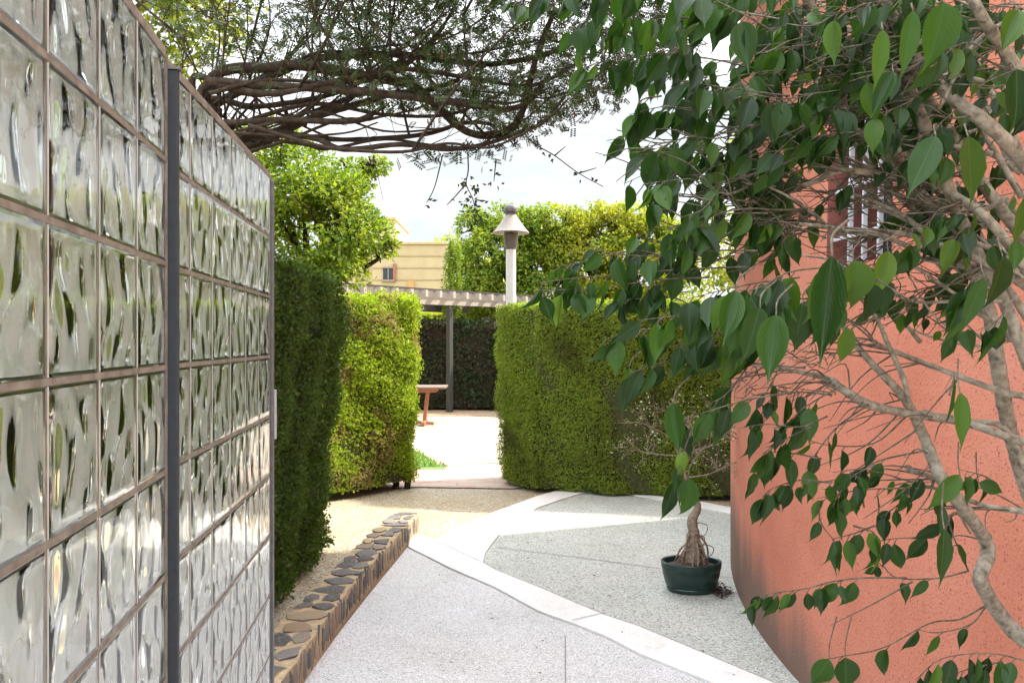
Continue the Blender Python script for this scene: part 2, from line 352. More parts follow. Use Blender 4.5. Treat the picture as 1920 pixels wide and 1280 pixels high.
# ------------------------------------------------------------------ ground
def sheet(name, poly, z, mat, kind='structure', th=0.0):
    b = MB()
    if th: b.prism(poly, z-th, z)
    else: b.add([(x, y, z) for x, y in poly], [tuple(range(len(poly)))])
    o = b.build(name, mat); tag(o, kind=kind); return o
def ccw(p):
    a = sum(p[i][0]*p[(i+1) % len(p)][1]-p[(i+1) % len(p)][0]*p[i][1] for i in range(len(p)))
    return p if a > 0 else p[::-1]
sheet('ground', [(-600, -600), (600, -600), (600, 600), (-600, 600)], -.06, mt['ground'])
plz = ccw([(-8, 10.0), (2.6, 10.1), (2.6, 22), (-8, 22)])
sheet('plaza_paving', plz, -.012, mt['plaza'])
sheet('tiled_walk', ccw([(-3.2, 8.8), (-1.0, 9.15), (.0, 9.05), (.9, 9.6), (.3, 11.0), (-.55, 11.2), (-3.2, 10.8)]), -.006, mt['tiles'])
gr = [(-9, 10.3), (.5, 10.3), (2.2, 8.9), (2.2, 5), (-.6, 5), (-1.0, 2.2), (-9, 2.2)]
sheet('gravel', ccw(gr), -.018, mt['gravel'])
sheet('bare_earth', ccw([(-6, 17.6), (-1.3, 17.9), (.2, 17.9), (3, 18.4), (3, 24), (-6, 24)]), -.005, mt['mulch'])
sheet('side_paving', ccw([(-3.4, -3), (-.62, -3), (-1.0, 3.3), (-1.05, 4.2), (-3.4, 4.2)]), -.008, mt['kerb'])
# path (ramp slab), band of pale concrete, terrace
low = [(745, 1001), (766, 1024), (846, 1064), (930, 1100), (1010, 1144), (1072, 1166), (1134, 1190), (1200, 1224), (1336, 1278)]
up = [(905, 1053), (930, 1068), (1010, 1100), (1080, 1130), (1134, 1152), (1200, 1174), (1320, 1224), (1449, 1278)]
path = [G(*p) for p in low]
e = (np.array(G(1336, 1278))-np.array(G(1200, 1224)))
end_low = np.array(path[-1])+e*5.0
wall_r = [(-.752, 6.9), (-.80, 6.3), (-.88, 5.2), (-.92, 4.6), (-.95, 3.9), (-.97, 3.2), (-.62, -2)]
pth = path+[tuple(end_low), (2.4, -2)]+wall_r[::-1]
sheet('path', ccw(pth), .0, mt['path'], th=.05)
band1 = [G(x, y, .012) for x, y in low]+[tuple(end_low)]
ub = [G(x, y, .012) for x, y in up]; e2 = np.array(ub[-1])-np.array(ub[-3]); ub2 = ub+[tuple(np.array(ub[-1])+e2*2.0)]
sheet('kerb', ccw([G(770, 1000, .012), G(795, 1003, .012), G(814, 1011, .012)]+ub2+band1[::-1][:-1]), .012, mt['kerb'], th=.05)
outer = [(814, 1011), (865, 984), (937, 955), (1007, 929), (1060, 915), (1105, 905), (1122, 903), (1150, 907), (1200, 918), (1370, 950), (1480, 972)]
inner = [(905, 1053), (910, 1035), (923, 1017), (945, 990), (974, 969), (1010, 950), (1047, 937), (1085, 925), (1120, 918), (1150, 921), (1200, 929), (1370, 962), (1480, 984)]
o1 = [G(x, y, .016) for x, y in outer]; i1 = [G(x, y, .016) for x, y in inner]
sheet('terrace_border', ccw(o1+i1[::-1]), .016, mt['kerb'], th=.06)
ter = i1+[(3.2, 7.0), (3.2, 0), tuple(np.array(ub2[-1]))]+ub[::-1][:-1]
sheet('terrace', ccw(ter), .005, mt['terrace'], th=.03)
# joints in the slabs: thin strips of sealant
def joint(name, a, b, z, w=.007, mat='grout'):
    mb = MB(); a = np.array(a); b = np.array(b); d = b-a; n = np.array([-d[1], d[0]])/np.linalg.norm(d)*w/2
    mb.add([(*(a-n), z), (*(b-n), z), (*(b+n), z), (*(a+n), z)], [(0, 1, 2, 3)]); o = mb.build(name, mt[mat]); tag(o, kind='structure')
joint('path_joint', G(1060, 1192), G(1060, 1350), .004)
joint('kerb_joint', G(1072, 1167), G(1134, 1152), .0165, .006)
joint('terrace_joint', G(930, 1027), G(1150, 1055), .0095, .008)
joint('terrace_joint', G(1150, 1055), G(1372, 1085), .0095, .008)
for i in range(len(low)-1):
    joint('path_edge_joint', G(*low[i]), G(*low[i+1]), .0045, .012)
for i in range(len(up)-1):
    joint('kerb_edge_joint', G(up[i][0], up[i][1], .01), G(up[i+1][0], up[i+1][1], .01), .0135, .006)

# ------------------------------------------------------------------ red round building
CX, CY, RR = 9.3, 4.07, 8.0
def wallpt(y, z, off=0.0):
    rad = RR-off-.022*max(0.0, z-.9)+.03*math.exp(-max(z, 0)*3.0)*0
    dy = y-CY; ang = math.asin(dy/RR)
    return (CX-rad*math.cos(ang), CY+rad*math.sin(ang), z)
bld = empty('red_building', (3.5, 3.5, 0))
tag(bld, 'salmon red round stucco building with pitted plaster on the right', 'building')
WY0, WY1, WZ0, WZ1 = 3.10, 3.62, 1.86, 2.72
ys = sorted(set([round(v, 3) for v in np.linspace(-2.0, 7.7, 73)]+[WY0, WY1])); zs = [-.06, .15, .5, .9, 1.3, 1.6, WZ0, 2.2, WZ1, 3.2, 4.2, 5.2, 6.4]
b = MB(); V = [wallpt(y, z) for z in zs for y in ys]; n = len(ys); Fs = []
for k in range(len(zs)-1):
    for i in range(n-1):
        if ys[i] >= WY0-1e-6 and ys[i+1] <= WY1+1e-6 and zs[k] >= WZ0-1e-6 and zs[k+1] <= WZ1+1e-6: continue
        Fs.append((k*n+i, k*n+i+1, (k+1)*n+i+1, (k+1)*n+i)[::-1])
b.add(V, Fs)
p0 = wallpt(7.7, 0); p1 = wallpt(-2.0, 0)
pt0 = wallpt(7.7, 6.4); pt1 = wallpt(-2.0, 6.4)
b.add([wallpt(7.7, -.06), (8, 7.7, -.06), (8, 7.7, 6.4), pt0], [(0, 1, 2, 3)[::-1]])
b.add([wallpt(-2.0, -.06), (8, -2.0, -.06), (8, -2.0, 6.4), pt1], [(0, 1, 2, 3)])
b.add([(8, 7.7, -.06), (8, -2, -.06), (8, -2, 6.4), (8, 7.7, 6.4)], [(0, 1, 2, 3)[::-1]])
b.build('wall', mt['stucco'], bld, smooth=True)
b = MB(); b.prism([(x, y) for x, y in ([(8.1, -2.1), (8.1, 7.8)]+[(wallpt(y, 6.4, -.06)[0], y) for y in np.linspace(7.8, -2.1, 30)])], 6.405, 6.6)
b.build('roof', mt['maroon'], bld)
DP = .22
b = MB()
q = lambda y, z, o: wallpt(y, z, o)
A = [q(WY0, WZ0, .0), q(WY1, WZ0, .0), q(WY1, WZ1, .0), q(WY0, WZ1, .0)]; B = [q(WY0, WZ0, DP), q(WY1, WZ0, DP), q(WY1, WZ1, DP), q(WY0, WZ1, DP)]
b.add(A+B, [(0, 1, 5, 4), (1, 2, 6, 5), (2, 3, 7, 6), (3, 0, 4, 7)])
win = b.build('window', mt['maroon'], bld)
b = MB(); b.add(B, [(0, 1, 2, 3)]); b.build('pane', mt['darkpane'], win).matrix_parent_inverse = Matrix.Identity(4)
b = MB()
for y in (3.15, 3.27, 3.39, 3.51):
    b.bar(q(y, WZ0+.01, .05), q(y, WZ1-.01, .05), .017, .017)
for z in (1.98, 2.18, 2.38, 2.58):
    b.bar(q(WY0+.01, z, .03), q(WY1-.01, z, .03), .015, .017)
g = b.build('window_grille', mt['whitebar'], win); g.matrix_parent_inverse = Matrix.Identity(4)
for ch in (win,): ch.matrix_parent_inverse = Matrix.Translation(bld.location).inverted()

# ------------------------------------------------------------------ glass block walls
def block_mesh(seed):
    r = np.random.default_rng(seed); h = .0945; dpt = .04; n = 22
    V = []; Fs = []
    def grid(yv, amp, flip, half):
        base = len(V); ph = r.uniform(0, 6.28, 6); tilt = r.uniform(-.5, .5)
        for j in range(n+1):
            for i in range(n+1):
                u = i/n*2-1; v = j/n*2-1
                a = 0
                if amp:
                    w = (1-u**8)*(1-v**8)
                    a = amp*w*(.9*math.sin(7.5*u+2.2*math.sin(2.3*v+ph[0])+tilt*4*v+ph[1])+.9*math.sin(4.2*u-3.6*v*(1 if tilt > 0 else -1)+ph[2])+.3*math.sin(14*u+4.0*v*tilt+ph[3]+1.5*math.sin(3*v))+.5*math.sin(3*v+2*u+ph[4]))
                V.append((u*half, yv+a, v*half))
        for j in range(n):
            for i in range(n):
                f = (base+j*(n+1)+i, base+j*(n+1)+i+1, base+(j+1)*(n+1)+i+1, base+(j+1)*(n+1)+i)
                Fs.append(f if flip else f[::-1])
        return base
    def rim(b0, b1, flip):
        idx = [j for j in range(n+1)]+[j*(n+1)+n for j in range(1, n+1)]+[n*(n+1)+i for i in range(n-1, -1, -1)]+[j*(n+1) for j in range(n-1, 0, -1)]
        m = len(idx)
        for k in range(m):
            f = (b0+idx[k], b0+idx[(k+1) % m], b1+idx[(k+1) % m], b1+idx[k]); Fs.append(f[::-1] if flip else f)
    nr0 = 0
    # outer shell (front face pillowed at the rim), then hollow inside with wavy faces
    fo = grid(-dpt, .00016, True, h); bo = grid(dpt, .00016, False, h); m0_ = len(Fs); rim(fo, bo, True); m1_ = len(Fs)
    for k in range(len(V)):
        x, y, z = V[k]; d = max(abs(x), abs(z))/h
        if d > .93: V[k] = (x, y*(1-.035*((d-.93)/.07)**2), z)
    g0_ = len(Fs); fi = grid(-dpt+.009, .0010, False, h-.0055); bi = grid(dpt-.009, .0010, True, h-.0055); n0_ = len(Fs); rim(fi, bi, False); n1_ = len(Fs)
    me = bpy.data.meshes.new('glass_block'); me.from_pydata(V, [], Fs)
    for p in me.polygons: p.use_smooth = True
    me.set_sharp_from_angle(angle=R(45)); me.materials.append(mt['glass']); me.materials.append(mt['glassrim'])
    me.materials.append(mt['glassin'])
    for k in list(range(n0_, n1_))+list(range(m0_, m1_)): me.polygons[k].material_index = 1
    for k in range(g0_, n0_): me.polygons[k].material_index = 2
    return me
mt['glassrim'] = plain('white_rim_coating', (.68, .69, .64), .5, 0, .05)
BM = [block_mesh(s) for s in (1, 2, 3, 4, 5)]
def glass_panel(root, x0, y0, ang, cols, rows, z0, first=0):
    """root at far lower end; blocks run back along the local -x axis"""
    mb = MB(); pw = .2; g = .0108; th = .0765
    for r in range(rows+1):
        zc = z0+r*pw; hh = g if r < rows else .02
        mb.box((-cols*pw/2, 0, zc+(0 if r < rows else .005)), (cols*pw+g, th, hh))
    for c in range(cols+1):
        for r in range(rows):
            mb.box((-c*pw, 0, z0+(r+.5)*pw), (g, th-.002, pw-g-.001))
    mo = mb.build('mortar_grid', mt['mortar'], root, bevel=.0015)
    for c in range(cols):
        for r in range(rows):
            o = bpy.data.objects.new('glass_block', random.choice(BM)); col.objects.link(o); o.parent = root
            o.location = (-(c+.5)*pw, 0, z0+(r+.5)*pw)
            o.rotation_euler = (0, random.choice((0, R(180))), random.choice((0, R(180))))
# near panel: ends (far end) at (-.645,1.6), direction slope
a1 = math.atan2(1, -.16); near = empty('glass_block_wall', (-.7035, 1.634, 0), a1)
tag(near, 'glass block screen wall nearest the camera, ending at the dark steel post', 'glass wall', 'glass block screens')
glass_panel(near, 0, 0, a1, 7, 10, .1)
b = MB(); b.box((-.7, 0, .04), (1.42, .12, .108)); b.build('plinth', mt['mortar'], near)
a2 = math.atan2(1, -.109); far = empty('glass_block_wall', (-.850, 2.856, 0), a2)
tag(far, 'second glass block screen, beyond the dark post and before the dark hedge', 'glass wall', 'glass block screens')
glass_panel(far, 0, 0, a2, 6, 10, .1)
b = MB(); b.box((-.6, 0, .04), (1.22, .12, .108)); b.build('plinth', mt['mortar'], far)
b = MB(); b.box((.027, 0, 1.07), (.028, .07, 2.08)); b.box((.055, -.02, 1.07), (.022, .045, 2.06)); b.build('end_frame', mt['steel'], far, bevel=.002)
b = MB(); b.box((.072, -.034, 1.30), (.012, .03, .17)); b.build('hinge_plate', mt['whitebar'], far, bevel=.003)
b = MB(); b.box((.013, 0, 1.09), (.014, .076, 2.03)); b.build('edge_mortar', mt['mortar'], near, bevel=.002)
po = empty('steel_post', (-.7035+.022*math.cos(a1)+.012, 1.634+.022*math.sin(a1), 0), a1)
tag(po, 'dark grey steel post standing between the two glass block screens', 'post')
b = MB(); b.box((.010, 0, 1.03), (.016, .088, 2.10)); b.build('post_shaft', mt['darksteel'], po, bevel=.002)
b = MB(); b.box((.010, 0, 2.083), (.022, .098, .006)); b.build('post_cap', mt['steel'], po)

# ------------------------------------------------------------------ low stone wall
sw = empty('stone_wall', (-.95, 5.3, 0)); tag(sw, 'low edging wall of dark flat stones in ochre mortar beside the path', 'stone wall')
RE = catmull([(-.955, 3.0, 0), (-.95, 3.85, 0), (-.92, 4.91, 0), (-.84, 6.0, 0), (-.76, 6.95, 0)], 12)
LE = catmull([(-1.20, 3.0, 0), (-1.17, 4.23, 0), (-1.10, 5.24, 0), (-1.05, 6.1, 0), (-.985, 7.0, 0)], 12)
HW = .155
m = len(RE); V = []; Fs = []
for i in range(m):
    j = rng.normal(size=4)*.004
    V += [(RE[i][0]+.006, RE[i][1], -.05), (RE[i][0]+j[0], RE[i][1], HW-.012+j[1]), (LE[i][0]+j[2], LE[i][1], HW-.012+j[3]), (LE[i][0], LE[i][1], -.05)]
for i in range(m-1):
    for k in range(3): Fs.append((i*4+k, i*4+k+1, i*4+5+k, i*4+4+k)[::-1])
Fs += [(0, 1, 2, 3), (m*4-1, m*4-2, m*4-3, m*4-4)]
b = MB(); b.add(V, Fs); mt['ochremortar'] = plain('ochre_mortar', (.40, .30, .18), .95, 0, .3, 30, .8)
b.build('mortar_bed', mt['ochremortar'], sw, smooth=True)
def stone_mat():
    m, t, b = M('dark_field_stone'); g = t.nodes.new('ShaderNodeNewGeometry')
    c = ramp(t, g.outputs['Random Per Island'], [(0, (.06, .058, .06)), (.35, (.12, .115, .11)), (.6, (.19, .17, .15)), (.8, (.25, .17, .10)), (1, (.42, .33, .2))])
    f = noise(t, 45, 6, .65); c = mixc(t, ramp(t, f, [(.5, (0, 0, 0)), (.68, (.55, .55, .55))]), c, (.3, .25, .19))
    t.links.new(c, b.inputs['Base Color']); b.inputs['Roughness'].default_value = .85; bump(t, b, f, .7, .008); return m
mt['stone'] = stone_mat()
sb = MB()
def stone(c, ux, uy, un, rx, ry, th, n=9):
    c = np.array(c); rad = 1+np.clip(rng.normal(size=n)*.2, -.35, .25); V = []
    for lev, (sc, hgt) in enumerate(((1.02, -th), (1.0, th*.6), (.86, th))):
        for i in range(n):
            a = 2*math.pi*i/n; ca = math.cos(a); sa = math.sin(a); pw = (abs(ca)**2.5+abs(sa)**2.5)**(-1/2.5)
            V.append(c+np.array(ux)*ca*pw*rad[i]*rx*sc+np.array(uy)*sa*pw*rad[i]*ry*sc+np.array(un)*(hgt+rng.normal()*.0012))
    Fs = [(l*n+i, l*n+(i+1) % n, (l+1)*n+(i+1) % n, (l+1)*n+i) for l in range(2) for i in range(n)]+[tuple(range(2*n, 3*n))]
    sb.add(V, Fs)
y = 3.05
while y < 6.92:
    w = random.uniform(.12, .2); re = np.interp(y, RE[:, 1], RE[:, 0]); le = np.interp(y, LE[:, 1], LE[:, 0]); sp = re-le; u = random.random()
    sk = random.uniform(-.5, .5); ux = (math.cos(sk), math.sin(sk), 0); uy = (-math.sin(sk), math.cos(sk), 0)
    if u < .55:
        f = random.uniform(.38, .62)
        stone((le+sp*f/2, y+w*.5, HW-.009), ux, uy, (0, 0, 1), sp*f*random.uniform(.42, .5), w*random.uniform(.42, .52), .006, random.choice((6, 7, 8)))
        stone((le+sp*(1+f)/2, y+w*random.uniform(.3, .7), HW-.009), ux, uy, (0, 0, 1), sp*(1-f)*random.uniform(.4, .5), w*random.uniform(.38, .5), .006, random.choice((5, 6, 7)))
    else:
        stone((le+sp*random.uniform(.45, .55), y+w*.5, HW-.009), ux, uy, (0, 0, 1), sp*random.uniform(.38, .47), w*random.uniform(.4, .48), .006, random.choice((7, 8, 9)))
    y += w
y = 3.05
while y < 6.9:
    w = random.uniform(.035, .085); re = np.interp(y, RE[:, 1], RE[:, 0]); sk = random.uniform(-.15, .15); uy = (0, math.cos(sk), math.sin(sk)); uz = (0, -math.sin(sk), math.cos(sk))
    stone((re+.001, y+w/2, .075+random.uniform(-.01, .008)), uy, uz, (1, 0, 0), w*.47, random.uniform(.052, .07), .007, 7)
    y += w
for k in range(3): stone((-.80-.07*k, 6.985, .075), (-1, 0, 0), (0, 0, 1), (0, 1, 0), .03, .06, .012)
sb.build('stones', mt['stone'], sw, smooth=True)

# ------------------------------------------------------------------ hedges
SPRIG_V = []; SPRIG_F = []
for k, (an, l, off) in enumerate(((0, 1, 0), (.55, .75, .15), (-.55, .75, .2), (.25, .8, .45), (-.3, .7, .5))):
    s_, c_ = math.sin(an), math.cos(an); w = .16
    for (u, v) in ((0, 0), (-w, .5), (0, 1), (w, .5)):
        SPRIG_V.append((c_*u*l+s_*v*l*.8, off*.5-s_*u*l+c_*v*l*.7, (.12 if k % 2 else -.1)*v))
    SPRIG_F.append(tuple(4*k+i for i in range(4)))
def samp_poly_sides(poly, h, dens, jitter, taper=0.0, z0=0.0):
    """points on the sides and the top of a prism footprint"""
    poly = np.array(ccw(poly)); C = []; N = []; n = len(poly); cen = poly.mean(0)
    for i in range(n):
        a, b_ = poly[i], poly[(i+1) % n]; L = np.linalg.norm(b_-a); nn = np.array([b_[1]-a[1], a[0]-b_[0]])/L; seen = nn@((a+b_)/2) < 0 or nn@a < 0 or nn@b_ < 0
        k = int(L*h*dens*(1 if seen else .18)); t = rng.random(k); z = z0+(h-z0)*rng.random(k)
        p = a+(b_-a)*t[:, None]; lum = .035*np.sin(p[:, 0]*7+z*2.1+i)+.03*np.sin(p[:, 1]*9-z*3.3)+.02*np.sin(z*11+p[:, 0]*13)
        off = lum+rng.normal(size=k)*jitter-taper*(1-z/h)**2*np.where(z < h*.5, 1, 1)
        off -= np.clip((z-(h-.08))/.08, 0, 1)*.03
        C.append(np.c_[p+nn*off[:, None], z]); N.append(np.tile([nn[0], nn[1], .15], (k, 1)))
    mn, mx_ = poly.min(0), poly.max(0); k = int((mx_[0]-mn[0])*(mx_[1]-mn[1])*dens*.6)
    p = mn+(mx_-mn)*rng.random((k, 2)); ins = np.zeros(k, bool)
    for i in range(n):
        a, b_ = poly[i], poly[(i+1) % n]; c = ((a[1] > p[:, 1]) != (b_[1] > p[:, 1])) & (p[:, 0] < (b_[0]-a[0])*(p[:, 1]-a[1])/(b_[1]-a[1]+1e-12)+a[0]); ins ^= c
    p = p[ins]; k = len(p); C.append(np.c_[p, h+rng.normal(size=k)*jitter+.02*np.sin(p[:, 0]*9)+.015*np.sin(p[:, 1]*11)]); N.append(np.tile([0, 0, 1.0], (k, 1)))
    return np.vstack(C), np.vstack(N)
def clump(C):
    return (np.sin(C[:, 0]*3.1+1.7*np.sin(C[:, 2]*2.3))+np.sin(C[:, 1]*2.7+C[:, 2]*3.3+1)+np.sin(C[:, 2]*4.1-C[:, 0]*2.2+2)+.7*np.sin(C[:, 0]*7+C[:, 2]*6)+.7*np.sin(C[:, 1]*8-C[:, 2]*7))
def inset(poly, d):
    poly = np.array(ccw(poly)); n = len(poly); o = []
    for i in range(n):
        a, b_, c = poly[i-1], poly[i], poly[(i+1) % n]
        e1 = (b_-a)/np.linalg.norm(b_-a); e2 = (c-b_)/np.linalg.norm(c-b_); n1 = np.array([-e1[1], e1[0]]); n2 = np.array([-e2[1], e2[0]])
        o.append(tuple(b_+(n1+n2)/(1+n1@n2)*d))
    return o
def hedge(name, poly, h, dens, size, mat, label, core='core', jitter=.022, taper=.05, up=.55, trunks=None, z0=.03, holes=0, ins=.125):
    c = np.array(poly).mean(0); e = empty(name, (c[0], c[1], 0)); tag(e, label, 'hedge', 'clipped hedges')
    b = MB(); b.prism(inset(poly, ins), z0+.02, h-.06); b.build('twig_core', mt[core], e)
    C, N = samp_poly_sides(poly, h, dens, jitter, taper, z0); k = len(C)
    if holes:
        q_ = clump(C*1.3+3)+.8*np.sin(C[:, 2]*9+C[:, 0]*11); kp = (q_ < holes+rng.normal(size=k)*.3) | (C[:, 2] > h-.06); C = C[kp]; N = N[kp]; k = len(C)
    D = norm(N*.35+np.array([0, 0, up])*(1-N[:, 2:3]*.8)+rng.normal(size=(k, 3))*.42); NN = norm(N+np.array([0, 0, .35])+rng.normal(size=(k, 3))*.38)
    L = size*rng.uniform(.6, 1.25, k)
    sel = rng.random(k) < .4; N2 = N*np.array([1, 1, .3]); C2 = C[sel]-N2[sel]*(size*1.1+.02)
    C = np.vstack([C-N*.02, C2]); D = np.vstack([D, D[sel][::-1]]); NN = np.vstack([NN, NN[sel]]); L = np.r_[L, L[sel]*1.7]
    leaves('foliage', SPRIG_V, SPRIG_F, C, D, NN, L, L, mat, e, smooth=False)
    if trunks:
        T = Tubes()
        for x, y in trunks: T.add([(x, y, -.02), (x+.02, y+.01, .15), (x, y, .4)], .035, .028, 7, 3, .08)
        T.build('trunk', mt['vinebark'], e)
    return e
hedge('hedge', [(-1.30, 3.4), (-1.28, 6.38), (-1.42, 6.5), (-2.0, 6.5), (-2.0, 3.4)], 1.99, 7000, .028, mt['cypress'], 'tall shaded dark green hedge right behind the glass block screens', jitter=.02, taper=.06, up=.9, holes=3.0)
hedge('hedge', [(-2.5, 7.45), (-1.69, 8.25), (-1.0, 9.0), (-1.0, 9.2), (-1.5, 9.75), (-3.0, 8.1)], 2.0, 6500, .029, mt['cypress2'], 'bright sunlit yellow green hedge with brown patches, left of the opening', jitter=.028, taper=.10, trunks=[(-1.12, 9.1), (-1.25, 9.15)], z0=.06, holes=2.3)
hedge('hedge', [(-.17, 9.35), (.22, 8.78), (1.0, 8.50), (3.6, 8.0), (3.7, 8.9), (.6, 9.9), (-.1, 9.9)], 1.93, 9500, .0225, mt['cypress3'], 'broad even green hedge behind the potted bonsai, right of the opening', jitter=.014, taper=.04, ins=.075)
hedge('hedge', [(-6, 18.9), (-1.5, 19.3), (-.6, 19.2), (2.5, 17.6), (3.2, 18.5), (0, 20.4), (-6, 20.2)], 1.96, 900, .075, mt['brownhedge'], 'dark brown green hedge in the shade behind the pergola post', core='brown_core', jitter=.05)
hedge('hedge', [(-7, 24.4), (4, 24.4), (4, 25.6), (-7, 25.6)], 2.35, 260, .12, mt['cypress2'], 'far sunlit hedge seen over the dark hedge under the pergola', jitter=.08)
hedge('hedge', [(-5.6, 4.0), (-5.6, 14.5), (-6.6, 14.5), (-6.6, 4.0)], 2.2, 500, .08, mt['cypress3'], 'long green hedge seen blurred through the glass blocks', jitter=.05)

# ------------------------------------------------------------------ trees
QUAD = [(0, 0, 0), (-.5, .42, .06), (0, 1, -.08), (.5, .42, .06)]; QF = [(0, 1, 2, 3)]
def clump(C):
    return (np.sin(C[:, 0]*3.1+1.7*np.sin(C[:, 2]*2.3))+np.sin(C[:, 1]*2.7+C[:, 2]*3.3+1)+np.sin(C[:, 2]*4.1-C[:, 0]*2.2+2)+.7*np.sin(C[:, 0]*7+C[:, 2]*6)+.7*np.sin(C[:, 1]*8-C[:, 2]*7))
def crown_pts(lobes, dens, thr=-.6):
    Cs = []; Ns = []
    for (x, y, z, rx, ry, rz) in lobes:
        k = int(4*math.pi*((rx*ry+ry*rz+rx*rz)/3)*dens); v = norm(rng.normal(size=(k, 3))); r = 1-np.abs(rng.normal(size=k))*.22
        r *= 1+.13*np.sin(v[:, 0]*6+x*5)*np.sin(v[:, 2]*7+y)+.08*np.sin(v[:, 1]*13+v[:, 0]*11)
        C = np.array([x, y, z])+v*r[:, None]*np.array([rx, ry, rz]); keep = clump(C*1.6) > thr+rng.normal(size=k)*.5
        Cs.append(C[keep]); Ns.append(v[keep])
    return np.vstack(Cs), np.vstack(Ns)
def tree(name, base, lobes, dens, size, mat, label, cat='tree', trunk_r=.09, group='garden trees', barkm='vinebark', thr=-.6):
    e = empty(name, base); tag(e, label, cat, group); T = Tubes(); bz = base[2]
    zc = min(l[2]-l[5]*.3 for l in lobes); top = (base[0]+.05, base[1], max(bz+.5, zc))
    T.add([base, (base[0]+.04, base[1]-.03, (bz+top[2])/2), top], trunk_r, trunk_r*.7, 8, 4, .05)
    T.build('trunk', mt[barkm], e)
    T = Tubes()
    for l in lobes:
        c = np.array(l[:3]); T.add([top, (np.array(top)+c)/2+rng.normal(size=3)*.08, c], trunk_r*.55, trunk_r*.2, 6, 4)
        for _ in range(5):
            d = norm(rng.normal(size=3)); T.add([c, c+d*np.array(l[3:])*.5+rng.normal(size=3)*.05, c+d*np.array(l[3:])*.92], trunk_r*.2, .006, 5, 3)
    T.build('limbs', mt[barkm], e)
    C, N = crown_pts(lobes, dens, thr); k = len(C)
    D = norm(N*.5+rng.normal(size=(k, 3))*.6+np.array([0, 0, -.1])); NN = norm(N+rng.normal(size=(k, 3))*.6+np.array([0, 0, .3]))
    L = size*rng.uniform(.6, 1.3, k)
    leaves('crown', QUAD, QF, C, D, NN, L, L*.5, mat, e, smooth=False); return e
def pl(x, y, d, rx, ry, rz): p = P(x, y, d); return (p[0], p[1], p[2], rx, ry, rz)
tree('garden_tree', (-2.75, 11.2, 0), [pl(600, 430, 10.6, .75, .7, .75), pl(560, 330, 11, .6, .6, .5), pl(660, 330, 11.2, .3, .3, .25), pl(520, 400, 10.8, .7, .7, .7), pl(690, 450, 10.9, .34, .4, .36), pl(700, 310, 11.2, .22, .25, .12), pl(735, 470, 10.9, .12, .2, .14), pl(600, 510, 10.6, .7, .6, .4), pl(640, 380, 10.7, .42, .4, .45), pl(480, 300, 11.0, .5, .5, .5)],
     1100, .07, mt['brightleaf'], 'bushy bright green tree above the sunlit hedge, left of the ochre house', trunk_r=.1)
tree('garden_tree', (-4.9, 9.2, 0), [(-4.5, 9.0, 4.3, 1.1, 1, 1.0), (-3.5, 8.6, 5.2, .9, .9, .8), (-5.6, 9.4, 4.2, 1.1, 1, .9), (-3.0, 9.0, 6.2, 1.0, .9, .7), (-4.3, 9, 5.6, 1.2, 1.1, .8)],
     420, .09, mt['brightleaf2'], 'tall yellow green tree behind the vine canopy at top left', trunk_r=.13)
D2 = 23.5
def far(l): return [pl(x, y, D2+dz, rx*1.72, ry*1.5, rz*1.72) for x, y, dz, rx, ry, rz in l]
tree('garden_tree', (.1, 24.2, 0), far([(900, 500, 0, .5, .7, .8), (885, 430, 0, .25, .4, .35), (960, 470, .3, .7, .7, .65), (1000, 425, 0, .5, .5, .35), (1000, 530, 0, .6, .6, .6), (885, 545, .3, .3, .5, .5), (950, 430, .4, .6, .6, .4), (940, 540, .4, .6, .6, .6), (1030, 460, .3, .5, .5, .6)]),
     440, .12, mt['brightleaf'], 'round green tree directly behind the lamp post', trunk_r=.16)
tree('garden_tree', (2.6, 24.2, 0), far([(1110, 480, 0, .8, .7, .75), (1060, 425, 0, .45, .5, .35), (1150, 420, 0, .5, .5, .35), (1190, 500, 0, .7, .6, .8), (1210, 425, .1, .45, .5, .35), (1110, 560, 0, .8, .6, .5), (1250, 480, 0, .5, .5, .6), (1080, 500, .4, .7, .6, .8), (1170, 450, .4, .8, .6, .6), (1100, 430, .5, .6, .6, .4), (1230, 560, .3, .8, .6, .6)]),
     440, .12, mt['brightleaf2'], 'yellow topped tree behind the right hedge, between lamp and red building', trunk_r=.16)
tree('garden_tree', (3.6, 10.9, 0), [pl(1335, 490, 11, .42, .4, .42), pl(1400, 470, 11, .6, .5, .6), (4.5, 10.0, 3.9, 1.3, 1.1, .8), (3.5, 10.3, 3.7, .9, .9, .7), (5.4, 9.6, 4.4, 1.1, 1.0, .8)],  # last three lobes: unseen crown added to dapple shade on the terrace
     420, .075, mt['brightleaf2'], 'sunlit tree glimpsed between ficus leaves beside the red building, with an unseen crown added to shade the terrace', trunk_r=.1, thr=-.9)
tree('cypress_tree', (-1.55, 22, 0), [(-1.55, 22, 2.6, .26, .26, 1.5), (-1.5, 22, 3.6, .18, .2, .95)], 1300, .06, mt['brightleaf'], 'slim pointed cypress right of the ochre house', 'cypress', .06, thr=-1.4)
tree('garden_tree', (-2.2, 31.5, 0), [(-2.4, 32, 4.5, 1.1, 1, 1.0), (-1.3, 31.5, 4.0, 1.0, 1, 1.0), (-3.2, 32.2, 4.4, .9, .9, .9)], 260, .14, mt['brightleaf2'], 'far yellow tree showing over the roof of the ochre house', trunk_r=.14)
tree('garden_tree', (-8.2, 9, 0), [(-8, 8, 3.3, 1.6, 1.5, 1.3), (-7.8, 11, 3.0, 1.5, 1.6, 1.1), (-8.4, 5.4, 2.8, 1.5, 1.4, 1.2), (-7.6, 14, 3.1, 1.5, 1.5, 1.2)], 160, .12, mt['brightleaf'], 'green trees blurred behind the glass block screens', trunk_r=.14)
